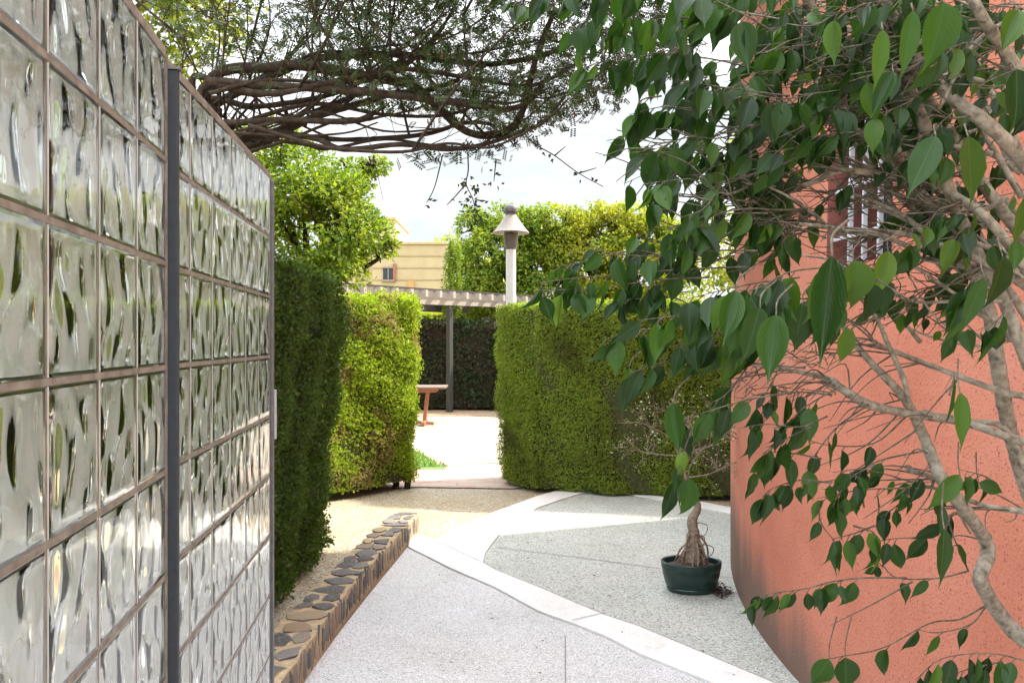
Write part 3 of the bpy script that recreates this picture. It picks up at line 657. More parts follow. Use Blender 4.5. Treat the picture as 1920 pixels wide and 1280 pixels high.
# bare bank of ochre sand left of the glass screens
b = MB(); b.box((-4.6, 9.0, .16), (.35, 9.5, .42)); o = b.build('garden_wall', plain('ochre_plaster', (.62, .42, .22), .9), bevel=.02); tag(o, 'low ochre garden wall seen blurred through the glass blocks', 'wall')

# ------------------------------------------------------------------ ochre house
hs = empty('ochre_house', (-3.6, 31, 0)); tag(hs, 'pale yellow house with flat roof and board lines beyond the pergola', 'house')
HX0, HX1, HY = -4.9, -2.30, 30.0
b = MB(); b.box(((HX0+HX1)/2, HY+2, 2.47), (HX1-HX0, 4, 4.95)); b.box((-5.55, HY+3, 3.0), (2.6, 4, 5.95)); b.build('wall', mt['house'], hs)
b = MB()
for k in range(1, 9): b.box(((HX0+HX1)/2, HY-.006, 4.95-k*.42+.02), (HX1-HX0-.01, .02, .035))
b.build('board_lines', plain('dark_board_line', (.36, .27, .15), .9), hs)  # thin strips, browner than the house wall
b = MB(); b.box(((HX0+HX1)/2, HY+2, 5.0), (HX1-HX0+.08, 4.1, .09)); b.box((-5.55, HY+3, 6.02), (2.7, 4.1, .1)); b.build('roof', mt['house'], hs, bevel=.01)
w_ = P(727, 511, 30); b = MB(); b.box((w_[0]+.02, HY-.0, w_[2]-.05), (.36, .06, .42)); wo = b.build('window', mt['darkpane'], hs)
b = MB(); b.box((w_[0]+.245, HY-.03, w_[2]), (.1, .08, .62)); f_ = b.build('shutter', mt['tablewood'], hs)
b = MB(); b.box((w_[0]+.02, HY-.04, w_[2]+.18), (.4, .05, .05)); b.box((w_[0]+.02, HY-.05, w_[2]-.28), (.46, .08, .05)); b.box((w_[0]+.02, HY-.035, w_[2]-.05), (.03, .03, .42)); b.build('window_frame', mt['woodpale'], wo)
w_ = P(771, 534, 30); b = MB(); b.box((w_[0], HY-.06, w_[2]), (.19, .12, .28)); b.build('wall_box', plain('orange_box', (.55, .3, .1), .7), hs, bevel=.01)

# ------------------------------------------------------------------ pergola
pg = empty('pergola', (-1.4, 18.7, 0)); tag(pg, 'pale timber pergola on a thin grey post over the plaza', 'pergola')
A0 = Vector((-4.2, 14.9, 0)); A1 = Vector((.9, 21.1, 0)); dA = (A1-A0).normalized(); nA = Vector((dA.y, -dA.x, 0))
pr = Vector((-1.375, 18.8, 0)); sft = nA*((pr-A0).dot(nA)); A0 += sft; A1 += sft
b = MB(); b.bar(A0+Vector((0, 0, 2.39)), A1+Vector((0, 0, 2.42)), .07, .12); b.build('beam', mt['woodpale'], pg)
B0 = A0-nA*2.4; B1 = A1-nA*2.4
b = MB(); b.bar(B0+Vector((0, 0, 2.39)), B1+Vector((0, 0, 2.39)), .07, .18); b.build('beam', mt['wood'], pg)
Lp = (A1-A0).length; k = int(Lp/.42)
for i in range(k+1):
    c = A0+dA*(.05+i*.42); b = MB(); b.bar(c+nA*.28+Vector((0, 0, 2.56)), c-nA*2.7+Vector((0, 0, 2.56)), .07, .14); b.build('rafter', mt['woodpale'], pg)
b = MB()
for o_ in (.1, -.5, -1.1, -1.7, -2.3): b.bar(A0+nA*o_+Vector((0, 0, 2.655)), A1+nA*o_+Vector((0, 0, 2.655)), .05, .04)
b.build('battens', mt['wood'], pg)
for c in (Vector((-1.375, 18.8, 0)), Vector((-1.375, 18.8, 0))-dA*3.4, Vector((-1.375, 18.8, 0))-nA*2.4, Vector((-1.375, 18.8, 0))-dA*3.4-nA*2.4):
    b = MB(); b.box((c.x, c.y, 1.14), (.11, .11, 2.32), math.atan2(dA.y, dA.x)); b.build('post', mt['postgrey'], pg, bevel=.005)

# ------------------------------------------------------------------ table
tb = empty('garden_table', (-2.1, 16.0, 0)); tag(tb, 'reddish wooden garden table with pale top under the pergola', 'table')
b = MB(); b.box((-1.95, 16.0, .70), (1.45, .8, .04)); b.build('tabletop', mt['tabletop'], tb, bevel=.008)
b = MB(); b.box((-1.95, 16.0, .645), (1.1, .6, .07)); b.build('apron', mt['tablewood'], tb)
for sx in (-2.5, -1.58):
    b = MB(); b.bar((sx, 16.0, .62), (sx-.06, 16.0, .06), .07, .09); b.bar((sx-.06, 15.68, .04), (sx-.06, 16.32, .04), .07, .07); b.bar((sx-.22, 16.0, .04), (sx+.12, 16.0, .02), .07, .05)
    b.build('leg', mt['tablewood'], tb, bevel=.01)

# ------------------------------------------------------------------ lamp post
LZ = 11.0; lx = (958-960)/F*LZ
lp = empty('street_lamp', (lx, LZ, 0)); tag(lp, 'white pole garden lamp with conical shade standing behind the right hedge', 'lamp')
zz = lambda y: EYE+(640-y)/F*LZ
b = MB(); b.lathe([(.085, 0), (.085, .1), (.066, .12), (.064, zz(468))], (lx, LZ, 0), 28); b.build('pole', mt['polewhite'], lp, smooth=True)
b = MB(); b.lathe([(.05, zz(470)), (.085, zz(462)), (.092, zz(444)), (.092, zz(440)), (.05, zz(439))], (lx, LZ, 0), 28); b.build('lamp_base', mt['lampgrey'], lp, smooth=True)
b = MB()
for a in range(6): b.box((lx+.082*math.cos(a*1.047+.3), LZ+.082*math.sin(a*1.047+.3), (zz(440)+zz(424))/2), (.012, .012, zz(424)-zz(440)+.02), a*1.047+.3)
b.build('cage', mt['lampgrey'], lp)
b = MB(); b.lathe([(.05, zz(440)), (.055, zz(432)), (.05, zz(422))], (lx, LZ, 0), 20); b.build('diffuser', mt['lampwhite'], lp, smooth=True)
b = MB(); b.lathe([(.10, zz(430)), (.232, zz(438)), (.236, zz(436)), (.2, zz(431)), (.085, zz(408)), (.075, zz(404)), (.06, zz(404))], (lx, LZ, 0), 36); b.build('lamp_shade', mt['lampwhite'], lp, smooth=True)
b = MB(); b.lathe([(.07, zz(408)), (.072, zz(398)), (.09, zz(398)), (.094, zz(394)), (.09, zz(388)), (.07, zz(385)), (.03, zz(383.5))], (lx, LZ, 0), 28); b.build('lamp_cap', mt['lampgrey'], lp, smooth=True)

# ------------------------------------------------------------------ grass patch
k = 2600; gx = P(812, 870, 1); yy = rng.uniform(10.5, 12.0, k); xx = rng.uniform(-2.6, -.75, k); ok = xx < -1.28+(12-yy)*.0+np.where(yy > 10.9, 0, .0)+(.52*(1-np.clip((yy-10.45)/1.45, 0, 1)))
xx = xx[ok]; yy = yy[ok]; k = len(xx)
go = leaves('grass', QUAD, QF, np.c_[xx, yy, np.full(k, -.012)], np.c_[rng.normal(size=(k, 2))*.35, np.ones(k)], rng.normal(size=(k, 3))+np.array([0, -1, 0]), rng.uniform(.04, .09, k), rng.uniform(.006, .012, k), mt['grass'], smooth=False)
tag(go, 'small bright patch of grass beside the tiled walk', 'grass', kind='stuff')
sheet('lawn', ccw([(-2.7, 10.4), (-.8, 10.4), (-1.3, 12.0), (-2.7, 12.0)]), -.002, plain('lawn_green', (.1, .17, .03), .95, 0, .3, 30, .5))

# ------------------------------------------------------------------ bonsai in a pot
bx, by = G(1296, 1107); bs = empty('potted_bonsai', (bx, by, .005))
tag(bs, 'old ficus bonsai with bare twigs in a dark green oval pot on the terrace', 'bonsai')
s = by/F*56                          # half width of the rim in metres
b = MB()
b.lathe([(s*.76, .006), (s*.80, .012), (s*.82, .03), (s*.80, .035), (s*.86, .045), (s*.95, .11), (s*.97, .145), (s*1.0, .15), (s*1.01, .185), (s*.97, .192), (s*.90, .188), (s*.88, .15)], (bx, by, 0), 48, 1, .82, True)
b.build('pot', mt['pot'], bs, smooth=True)
b = MB(); b.lathe([(s*.88, .155), (s*.6, .172), (s*.3, .185), (.01, .19)], (bx, by, 0), 40, 1, .82, True); b.build('soil', mt['soil'], bs, smooth=True)
def PB(x, y, dd=0.0): p = P(x, y, by+dd); return p
T = Tubes()
T.add([PB(1300, 1062), PB(1302, 1010), PB(1298, 975), PB(1308, 950), PB(1296, 925), PB(1284, 895), PB(1272, 855)], .05, .03, 12, 8, .05, [.055, .036, .03, .024, .02, .016, .015])
for k in range(46):
    a = rng.uniform(0, 6.28); r_ = rng.uniform(.035, .12); x0 = bx+.0; h0 = rng.uniform(.22, .36)
    st = np.array([bx+.012+.035*math.cos(a), by+.035*math.sin(a), h0]); mid = np.array([bx+(.5*r_+.02)*math.cos(a)+.01, by+.5*r_*math.sin(a), .2+(h0-.2)*.45]); en = np.array([bx+r_*math.cos(a), by+r_*.8*math.sin(a), .17])
    T.add([st, mid+rng.normal(size=3)*.008, en], rng.uniform(.006, .011), rng.uniform(.003, .006), 6, 5, .12)
for (x, y) in ((1325, 990), (1320, 1012), (1280, 1040), (1335, 1030)):
    T.add([PB(1303, y-12, -.03), PB(x, y-6, -.05), PB(x-2, y+10, -.04), PB(1306, y+22, -.04)], .004, .0025, 5, 5)
T.build('trunk', mt['bonsaibark'], bs)
T = Tubes(); tips = []
br = [[(1272, 855), (1290, 845), (1330, 835), (1370, 805)], [(1272, 855), (1240, 852), (1200, 845), (1170, 818)], [(1275, 860), (1272, 820), (1255, 780), (1235, 765)], [(1278, 850), (1310, 815), (1330, 790), (1345, 775)], [(1272, 855), (1262, 825), (1220, 800), (1190, 790)], [(1290, 895), (1330, 888), (1365, 870)], [(1274, 850), (1290, 800), (1300, 770)], [(1280, 855), (1350, 830), (1400, 815)]]
for q_ in br:
    C = T.add([PB(x, y, rng.normal()*.06) for x, y in q_], .006, .002, 5, 6, .05)
    for _ in range(9):
        i = rng.integers(len(C)//3, len(C)); d = norm(rng.normal(size=3)+np.array([0, 0, .5])); L_ = rng.uniform(.06, .17)
        e_ = C[i]+d*L_; T.add([C[i], C[i]+d*L_*.5+rng.normal(size=3)*.012, e_], .0025, .001, 4, 3); tips.append((C[i]+e_)/2); tips.append(e_)
        for _ in range(2):
            e3 = e_+norm(rng.normal(size=3))*.06; T.add([(C[i]+e_)/2, e3], .0014, .0008, 4, 1); tips.append(e3)
T.build('twigs', mt['bonsaibark'], bs)
tips = np.array(tips); C = np.repeat(tips, 3, 0)+rng.normal(size=(len(tips)*3, 3))*.018; k = len(C)
leaves('crown', QUAD, QF, C, rng.normal(size=(k, 3)), rng.normal(size=(k, 3)), rng.uniform(.012, .024, k), rng.uniform(.007, .013, k), mt['bonsaileaf'], bs, smooth=False)
# fallen dry leaves right of the pot
k = 240; C = np.c_[bx+s*.9+rng.normal(size=k)*.035, by-.05+rng.normal(size=k)*.07+.02, np.full(k, .012)+rng.random(k)*.01]
o = leaves('leaf_litter', QUAD, QF, C, rng.normal(size=(k, 3))*np.array([1, 1, .2]), rng.normal(size=(k, 3))*.4+np.array([0, 0, 1]), rng.uniform(.015, .03, k), rng.uniform(.01, .018, k), plain('dry_leaf', (.06, .035, .02), .9), smooth=False)
tag(o, 'dark dry leaf litter on the terrace against the pot', 'leaf litter', kind='stuff')

# ------------------------------------------------------------------ vine canopy overhead, top left
vc = empty('vine_tree', (-2.15, 4.7, 0)); tag(vc, 'old spreading tree with tangled dark limbs arching over the path', 'tree', 'garden trees')
T = Tubes(); VD = 4.6
T.add([(-2.35, 4.6, -.05), (-2.4, 4.65, .8), (-2.3, 4.6, 1.7), (-2.1, 4.6, 2.4), P(400, 215, VD)], .11, .07, 12, 8, .06); T.build('trunk', mt['vinebark'], vc)
T = Tubes()
cb = [([(380, 215), (487, 153), (584, 114), (645, 105), (750, 103), (837, 114), (925, 120), (1012, 105), (1056, 87), (1110, 50)], 9),
      ([(400, 145), (509, 127), (553, 122), (640, 135), (700, 146), (776, 162), (820, 201), (872, 245), (916, 254), (960, 241), (986, 192), (995, 149), (1012, 88), (1040, 20)], 10),
      ([(430, 275), (457, 280), (522, 245), (619, 210), (690, 190), (741, 175), (800, 170), (860, 150)], 9),
      ([(400, 235), (426, 232), (531, 225), (662, 227), (720, 200)], 8),
      ([(460, 262), (544, 254), (640, 262), (741, 258), (811, 249), (864, 232), (916, 232), (938, 249), (960, 235), (1000, 180)], 5.5),
      ([(470, 250), (584, 258), (645, 280), (750, 271), (837, 280), (907, 271), (982, 245), (1021, 227), (1060, 180)], 5.5),
      ([(380, 165), (487, 160), (645, 170), (750, 180), (881, 197), (947, 205), (990, 190), (1030, 140)], 8),
      ([(400, 262), (480, 270), (560, 235), (650, 185), (720, 150), (800, 90), (850, 20)], 7),
      ([(390, 190), (470, 200), (560, 190), (640, 170), (740, 120), (840, 60)], 7),
      ([(420, 250), (500, 215), (600, 195), (720, 215), (840, 215), (930, 180)], 5),
      ([(360, 150), (430, 165), (520, 175), (640, 150), (760, 130), (900, 150), (1000, 160), (1080, 120)], 6)]
vt = []
cb = [([(345, 345), (362+i*3, 285+i*2)]+p, r_) if p[0][1] > 120 else ([(335, 320), (355, 235)]+p, r_) for i, (p, r_) in enumerate(cb)]
for pts, r in cb:
    ph = rng.uniform(-.35, .5); C = T.add([P(x, y, VD+ph+.1*math.sin(i)) for i, (x, y) in enumerate(pts)], r*VD/F*1.15, r*VD/F*.5, 8, 6, .05)
    vt.append(C)
for _ in range(13):                  # thinner jittered companions
    pts, r = cb[rng.integers(len(cb))]; o_ = rng.normal(size=2)*np.array([20, 22]); ph = rng.uniform(-.7, .9)
    w_ = rng.normal(size=(len(pts), 2))*9; i0 = rng.integers(0, 3)
    C = T.add([P(x+o_[0]+w_[i][0], min(y+o_[1]*(.3+.7*i/len(pts))+w_[i][1], 285), VD+ph) for i, (x, y) in enumerate(pts)][i0:], .011, .004, 6, 5, .06); vt.append(C)
for _ in range(60):                  # upright shoots into the leaf mass
    C0 = vt[rng.integers(len(vt))]; p = C0[rng.integers(2, len(C0))]; L_ = rng.uniform(.5, 1.3)
    d = norm(np.array([rng.normal()*.55, rng.normal()*.5, 1.0])); C = T.add([p, p+d*L_*.5+rng.normal(size=3)*.06, p+d*L_], .008, .002, 5, 4); vt.append(C)
for _ in range(420):                 # fine twigs
    C0 = vt[rng.integers(len(vt))]; p = C0[rng.integers(1, len(C0))]; L_ = rng.uniform(.12, .45)
    d = norm(rng.normal(size=3)+np.array([.2, 0, .35])); T.add([p, p+d*L_*.5+rng.normal(size=3)*.03, p+d*L_], .003, .001, 4, 3)
hang = [([(877, 285), (878, 320), (874, 345), (886, 372), (893, 400)], 4.3), ([(985, 255), (1010, 275), (1040, 292), (1085, 325), (1131, 350)], 4.2), ([(1085, 325), (1118, 315)], 4.2), ([(1040, 292), (1060, 275)], 4.2),
        ([(930, 300), (926, 340)], 4.4), ([(830, 290), (815, 350), (800, 380)], 4.4), ([(874, 345), (850, 372), (838, 384)], 4.3), ([(760, 290), (790, 300)], 4.4), ([(893, 375), (915, 378)], 4.3)]
hp = []
for pts, d in hang:
    C = T.add([P(x, y, d) for x, y in pts], .004, .002, 5, 4); hp.append(C)
T.build('limbs', mt['vinebark'], vc)
FR_V = [(0, 0, 0)]; FR_V = []; FR_F = []   # pinnate leaf: leaflets along a stalk
for i in range(5):
    for sgn in (-1, 1):
        bs_ = len(FR_V); y0 = .12+i*.19; an = sgn*1.05
        for (u, v) in ((0, 0), (-.085, .17), (0, .34), (.085, .17)):
            FR_V.append((math.cos(an)*u+math.sin(an)*v, y0-math.sin(an)*u+math.cos(an)*v, .03*v))
        FR_F.append(tuple(bs_+j for j in range(4)))
Cs = []; n_ = 38000
xs = rng.uniform(265, 1320, n_); ys_ = rng.uniform(-420, 275, n_); ds = rng.uniform(3.9, 6.2, n_)
lim = np.interp(xs, [265, 330, 400, 480, 560, 700, 850, 950, 1050, 1130, 1320], [60, 130, 160, 165, 170, 215, 250, 280, 255, 220, 120])
prob = np.where(ys_ < lim-60, 1.0, np.clip((lim-ys_)/60, 0, 1)); prob *= np.interp(xs, [265, 400, 520, 650, 1100, 1320], [.4, .35, .5, 1, 1, .7])
cl = clump(np.c_[xs/55, ds*2, ys_/50]); keep = (rng.random(n_) < prob) & (cl > -1.7+rng.normal(size=n_)*.6)
for x, y, d in zip(xs[keep], ys_[keep], ds[keep]): Cs.append(P(x, y, d))
for _ in range(130): x = rng.uniform(740, 1040); Cs.append(P(x, np.interp(x, [740, 850, 980, 1040], [285, 292, 262, 215])+rng.normal()*12, 4.5))
C = np.array(Cs); k = len(C)
D = norm(rng.normal(size=(k, 3))*np.array([1, 1, .7])+np.array([0, 0, -.25])); NN = norm(rng.normal(size=(k, 3))*.7+np.array([0, -.3, .8])); L = rng.uniform(.035, .075, k)
hb = []
for (x, y, n_) in ((870, 345, 14), (888, 352, 12), (865, 382, 10), (890, 395, 16), (898, 408, 14), (880, 378, 8), (903, 380, 5), (925, 345, 5), (800, 378, 4), (1010, 275, 3), (1035, 292, 4), (1085, 325, 4), (1115, 340, 3), (930, 325, 3)):
    hb += [P(x+rng.normal()*7, y+rng.normal()*6, 4.3+rng.normal()*.03) for _ in range(n_)]
hb = np.array(hb); kh = len(hb); C = np.vstack([C, C[:1]])[:k]
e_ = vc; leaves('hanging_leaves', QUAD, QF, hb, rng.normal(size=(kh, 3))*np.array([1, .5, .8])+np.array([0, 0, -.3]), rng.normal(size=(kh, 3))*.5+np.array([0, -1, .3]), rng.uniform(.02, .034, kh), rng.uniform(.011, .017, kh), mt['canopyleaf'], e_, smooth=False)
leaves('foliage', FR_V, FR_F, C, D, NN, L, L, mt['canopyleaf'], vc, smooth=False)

# ------------------------------------------------------------------ ficus in the right foreground
fc = empty('ficus_tree', (1.45, 1.5, 0)); tag(fc, 'weeping ficus with pale branches and glossy leaves in front of the red building', 'tree', 'garden trees')
T = Tubes()
T.add([(1.42, 1.35, -.05), (1.40, 1.38, .5), (1.30, 1.42, .85), P(1990, 1230, 1.9)+np.array([.1, -.2, 0])], .07, .045, 12, 8, .05)
T.add([(1.42, 1.35, .4), (1.42, 1.5, .9), (1.3, 1.7, 1.25), P(1990, 900, 1.9)], .05, .03, 10, 8, .05)
T.build('trunk', mt['ficusbark'], fc)
limbs = [
 ([(1990, 1230), (1917, 1195), (1878, 1155), (1850, 1112), (1838, 1080), (1852, 1040), (1845, 1008), (1805, 950), (1765, 897), (1733, 820), (1707, 765), (1684, 732), (1623, 668), (1580, 610), (1540, 560)], [17, 15, 14, 13, 12, 9, 6, 4], 1.9, 1.75),
 ([(1990, 1010), (1945, 960), (1915, 880), (1890, 790), (1872, 690), (1858, 600), (1835, 530), (1800, 470), (1755, 400), (1700, 330), (1660, 255), (1625, 180), (1585, 110), (1545, 60), (1500, -30)], [16, 15, 14, 13, 12, 12, 11, 9], 1.9, 1.6),
 ([(1945, 720), (1915, 650), (1880, 560), (1820, 450), (1770, 330), (1735, 240), (1700, 150), (1663, 57), (1600, -20)], [13, 12, 12, 11, 9], 1.7, 1.55),
 ([(1990, 420), (1925, 310), (1850, 232), (1780, 180), (1708, 100), (1670, 20), (1640, -40)], [15, 13, 11, 8], 1.55, 1.5),
 ([(1990, 250), (1900, 120), (1840, 30), (1810, -40)], [13, 11, 9], 1.5, 1.45),
 ([(1990, 480), (1920, 440), (1860, 370), (1810, 290), (1750, 200), (1720, 140), (1690, 90)], [12, 11, 9, 7], 1.7, 1.6),
 ([(1960, 560), (1900, 470), (1840, 400), (1780, 360), (1720, 300), (1640, 260), (1560, 230)], [10, 9, 7, 4], 1.6, 1.6),
 ([(1990, 850), (1888, 818), (1804, 790), (1700, 774), (1629, 758), (1574, 726), (1552, 710), (1461, 690), (1374, 680)], [8, 8, 8.5, 8.5, 8, 4, 2], 1.8, 1.75),
 ([(1990, 745), (1900, 739), (1784, 700), (1668, 655), (1636, 639)], [7, 6, 5, 4], 1.75, 1.75),
 ([(1704, 752), (1694, 710), (1665, 645), (1642, 594), (1600, 540)], [5.5, 5, 4, 2], 1.75, 1.7),
 ([(1990, 960), (1917, 958), (1850, 948), (1793, 929)], [6, 6, 5, 5], 1.88, 1.86),
 ([(1925, 880), (1880, 800), (1800, 790), (1730, 770)], [6, 5, 4], 1.8, 1.8),
 ([(1700, 880), (1740, 892), (1770, 905)], [5, 5, 5], 1.85, 1.87),
 ([(1990, 590), (1880, 510), (1790, 470), (1700, 440), (1600, 430), (1500, 420)], [7, 6, 5, 3], 1.65, 1.6),
 ([(1705, 335), (1620, 322), (1565, 322), (1530, 340), (1480, 352), (1400, 345)], [6, 5.5, 5, 2], 1.62, 1.6),
 ([(1610, 225), (1560, 230), (1500, 238), (1430, 230)], [3.5, 3, 2], 1.6, 1.6),
 ([(1700, 180), (1660, 170), (1620, 195), (1590, 205), (1540, 190)], [6, 6, 5, 3], 1.58, 1.6),
 ([(1760, 205), (1830, 80), (1925, 20)], [4, 4, 3.5], 1.5, 1.5),
 ([(1720, 470), (1650, 440), (1600, 435), (1560, 430), (1530, 405), (1490, 375), (1440, 350)], [5, 4.5, 4, 2], 1.62, 1.6),
]
fts = []
for pts, rad, d0, d1 in limbs:
    T = Tubes(); n_ = len(pts)
    C = T.add([P(x, y, d0+(d1-d0)*i/(n_-1)+.03*math.sin(i*1.7+d0*9)) for i, (x, y) in enumerate(pts)], 1, 1, 10, 7, .035, [r*(d0+d1)/2/F for r in rad])
    T.build('branch', mt['ficusbark'], fc); fts.append(C)
T = Tubes()
for _ in range(34):
    x0 = rng.uniform(1640, 1960); y0 = rng.uniform(60, 640); an = rng.normal()*.22+.25; L_ = rng.uniform(150, 420); d_ = rng.uniform(1.6, 1.95); bow = rng.normal()*30
    T.add([P(x0+40-L_*t*math.cos(an)*1.0, y0-L_*t*math.sin(an)+bow*t*(1-t)*4+rng.normal()*5, d_+.1*t) for t in np.linspace(0, 1, 5)], rng.uniform(3, 6)*d_/F, 1.6*d_/F, 7, 5, .05)
for _ in range(16):
    x0 = rng.uniform(1760, 1960); y0 = rng.uniform(300, 700); an = rng.normal()*.15+.95; L_ = rng.uniform(250, 520); d_ = rng.uniform(1.6, 2.0); bow = rng.normal()*25
    T.add([P(x0-L_*t*math.cos(an), y0-L_*t*math.sin(an)+bow*t*(1-t)*4, d_+.05*t) for t in np.linspace(0, 1, 5)], rng.uniform(6, 9)*d_/F, 3*d_/F, 8, 5, .05)
T.build('small_branches', mt['ficusbark'], fc)
# twigs
TW = Tubes(); LC = []; LD = []; LN = []; LL = []; LW = []
def add_leaf(p, d, length, w=None, n=None):
    LC.append(p); LD.append(d); LL.append(length); LW.append(length*(w or rng.uniform(.36, .54)))
    LN.append(n if n is not None else norm(np.array([rng.normal()*.75, -1.0+rng.normal()*.35, .35+rng.normal()*.35])))
def spray(pts, d, n=8, size=.06, r=2.0, start=.25, d1=None, both=True):
    d1 = d if d1 is None else d1; m_ = len(pts)
    C = TW.add([P(x, y, d+(d1-d)*i/(m_-1)+rng.normal()*.01) for i, (x, y) in enumerate(pts)], r*d/F, .6*d/F, 5, 6, .03)
    for k in range(n):
        t = start+(1-start)*(k+rng.uniform(0, .8))/n; i = min(int(t*(len(C)-1)), len(C)-2); p = C[i]
        dr = norm(C[i+1]-C[i]); side = 1 if k % 2 else -1
        dd = norm(dr*rng.uniform(.0, .7)+np.array([rng.normal()*.3, rng.normal()*.35, -1.0])+np.array([side*.15, 0, 0]))
        st = p+norm(dd+dr*.8)*.012; TW.add([p, st], .0010, .0010, 4, 1)
        add_leaf(st, dd, size*rng.uniform(.7, 1.2))
    return C
hand = [
 # left fringe, low
 ([(1400, 500), (1280, 505), (1160, 515), (1090, 520), (1010, 530)], 1.55, 11, .055), ([(1300, 505), (1200, 470), (1100, 490), (1040, 500)], 1.6, 8, .05),
 ([(1440, 590), (1330, 600), (1250, 615), (1180, 620), (1130, 640)], 1.5, 9, .062), ([(1330, 600), (1270, 560), (1200, 560), (1140, 565)], 1.55, 5, .055),
 ([(1510, 690), (1400, 680), (1290, 672), (1220, 685), (1170, 705)], 1.5, 7, .062), ([(1480, 735), (1400, 750), (1330, 770), (1270, 790)], 1.45, 6, .062),
 ([(1300, 800), (1280, 850), (1270, 890)], 1.45, 3, .068), ([(1400, 690), (1360, 740), (1320, 760)], 1.5, 4, .06),
 ([(1500, 520), (1420, 530), (1350, 545), (1290, 560)], 1.45, 9, .075), ([(1560, 500), (1480, 510), (1420, 540), (1370, 545)], 1.35, 9, .085),
 ([(1400, 440), (1330, 445), (1260, 455), (1190, 440)], 1.6, 9, .06), ([(1420, 380), (1340, 370), (1260, 360), (1220, 340)], 1.6, 10, .058),
 ([(1420, 300), (1340, 290), (1260, 285), (1200, 290)], 1.6, 11, .058), ([(1400, 230), (1320, 215), (1250, 200), (1180, 215)], 1.6, 12, .058),
 ([(1420, 130), (1330, 110), (1240, 100), (1150, 110), (1085, 130)], 1.6, 13, .062), ([(1360, 40), (1250, 30), (1150, 20), (1060, 60)], 1.55, 13, .062),
 ([(1300, -20), (1200, -30), (1100, -20), (1010, -10)], 1.5, 12, .06), ([(1450, 60), (1400, 30), (1340, 0), (1280, -30)], 1.4, 10, .075),
 ([(1480, 180), (1400, 170), (1330, 160), (1270, 150)], 1.5, 10, .06), ([(1300, 300), (1260, 330), (1230, 360), (1220, 400)], 1.55, 8, .05),
 ([(1330, 400), (1300, 420), (1290, 470)], 1.5, 5, .065), ([(1240, 180), (1200, 190), (1190, 230)], 1.6, 5, .05),
 ([(1250, 90), (1180, 60), (1130, 60), (1080, 90)], 1.6, 10, .05), ([(1160, -10), (1080, -10), (1000, 10), (960, 0)], 1.6, 9, .05),
 # over the red wall
 ([(1574, 726), (1530, 750), (1500, 770), (1470, 800)], 1.7, 5, .07), ([(1629, 758), (1570, 800), (1530, 850), (1510, 880)], 1.75, 4, .06),
 ([(1461, 690), (1440, 730), (1420, 760)], 1.7, 5, .05), ([(1552, 780), (1500, 800), (1440, 795), (1400, 800)], 1.65, 5, .075),
 ([(1700, 780), (1640, 830), (1560, 835), (1500, 820)], 1.8, 3, .055), ([(1733, 845), (1660, 860), (1610, 880), (1560, 900), (1500, 905)], 1.8, 8, .055),
 ([(1793, 929), (1700, 900), (1620, 880), (1560, 885)], 1.8, 6, .05), ([(1793, 915), (1680, 915), (1600, 920), (1530, 935)], 1.75, 5, .06),
 ([(1816, 1070), (1760, 1083), (1684, 1083), (1655, 1060), (1635, 1047)], 1.85, 4, .05), ([(1700, 1083), (1622, 1083), (1560, 1090), (1510, 1103), (1448, 1112), (1412, 1126)], 1.7, 13, .055),
 ([(1711, 1090), (1640, 1130), (1556, 1172)], 1.8, 0, .05), ([(1852, 1132), (1800, 1160), (1743, 1168), (1655, 1214), (1570, 1231), (1530, 1240)], 1.75, 3, .075),
 ([(1852, 1132), (1820, 1170), (1760, 1185), (1720, 1180)], 1.7, 2, .055), ([(1990, 1260), (1917, 1237), (1852, 1224), (1766, 1234), (1717, 1273)], 1.6, 9, .065),
 ([(1820, 1000), (1790, 960), (1760, 1000), (1670, 1010), (1640, 1015)], 1.8, 6, .06), ([(1816, 1070), (1790, 1010), (1760, 930), (1730, 880)], 1.75, 7, .065),
 ([(1620, 950), (1610, 900), (1590, 880)], 1.75, 4, .06), ([(1535, 940), (1540, 980), (1570, 1020)], 1.75, 2, .06), ([(1600, 985), (1640, 1000), (1650, 1040)], 1.75, 4, .06),
 ([(1700, 560), (1640, 520), (1590, 490), (1540, 495)], 1.4, 6, .085), ([(1640, 640), (1590, 600), (1540, 580), (1500, 590)], 1.55, 5, .08),
 ([(1780, 740), (1790, 700), (1770, 730)], 1.3, 1, .085), ([(1800, 640), (1750, 600), (1700, 570)], 1.8, 3, .04), ([(1850, 560), (1830, 520), (1800, 560)], 1.5, 6, .08),
]
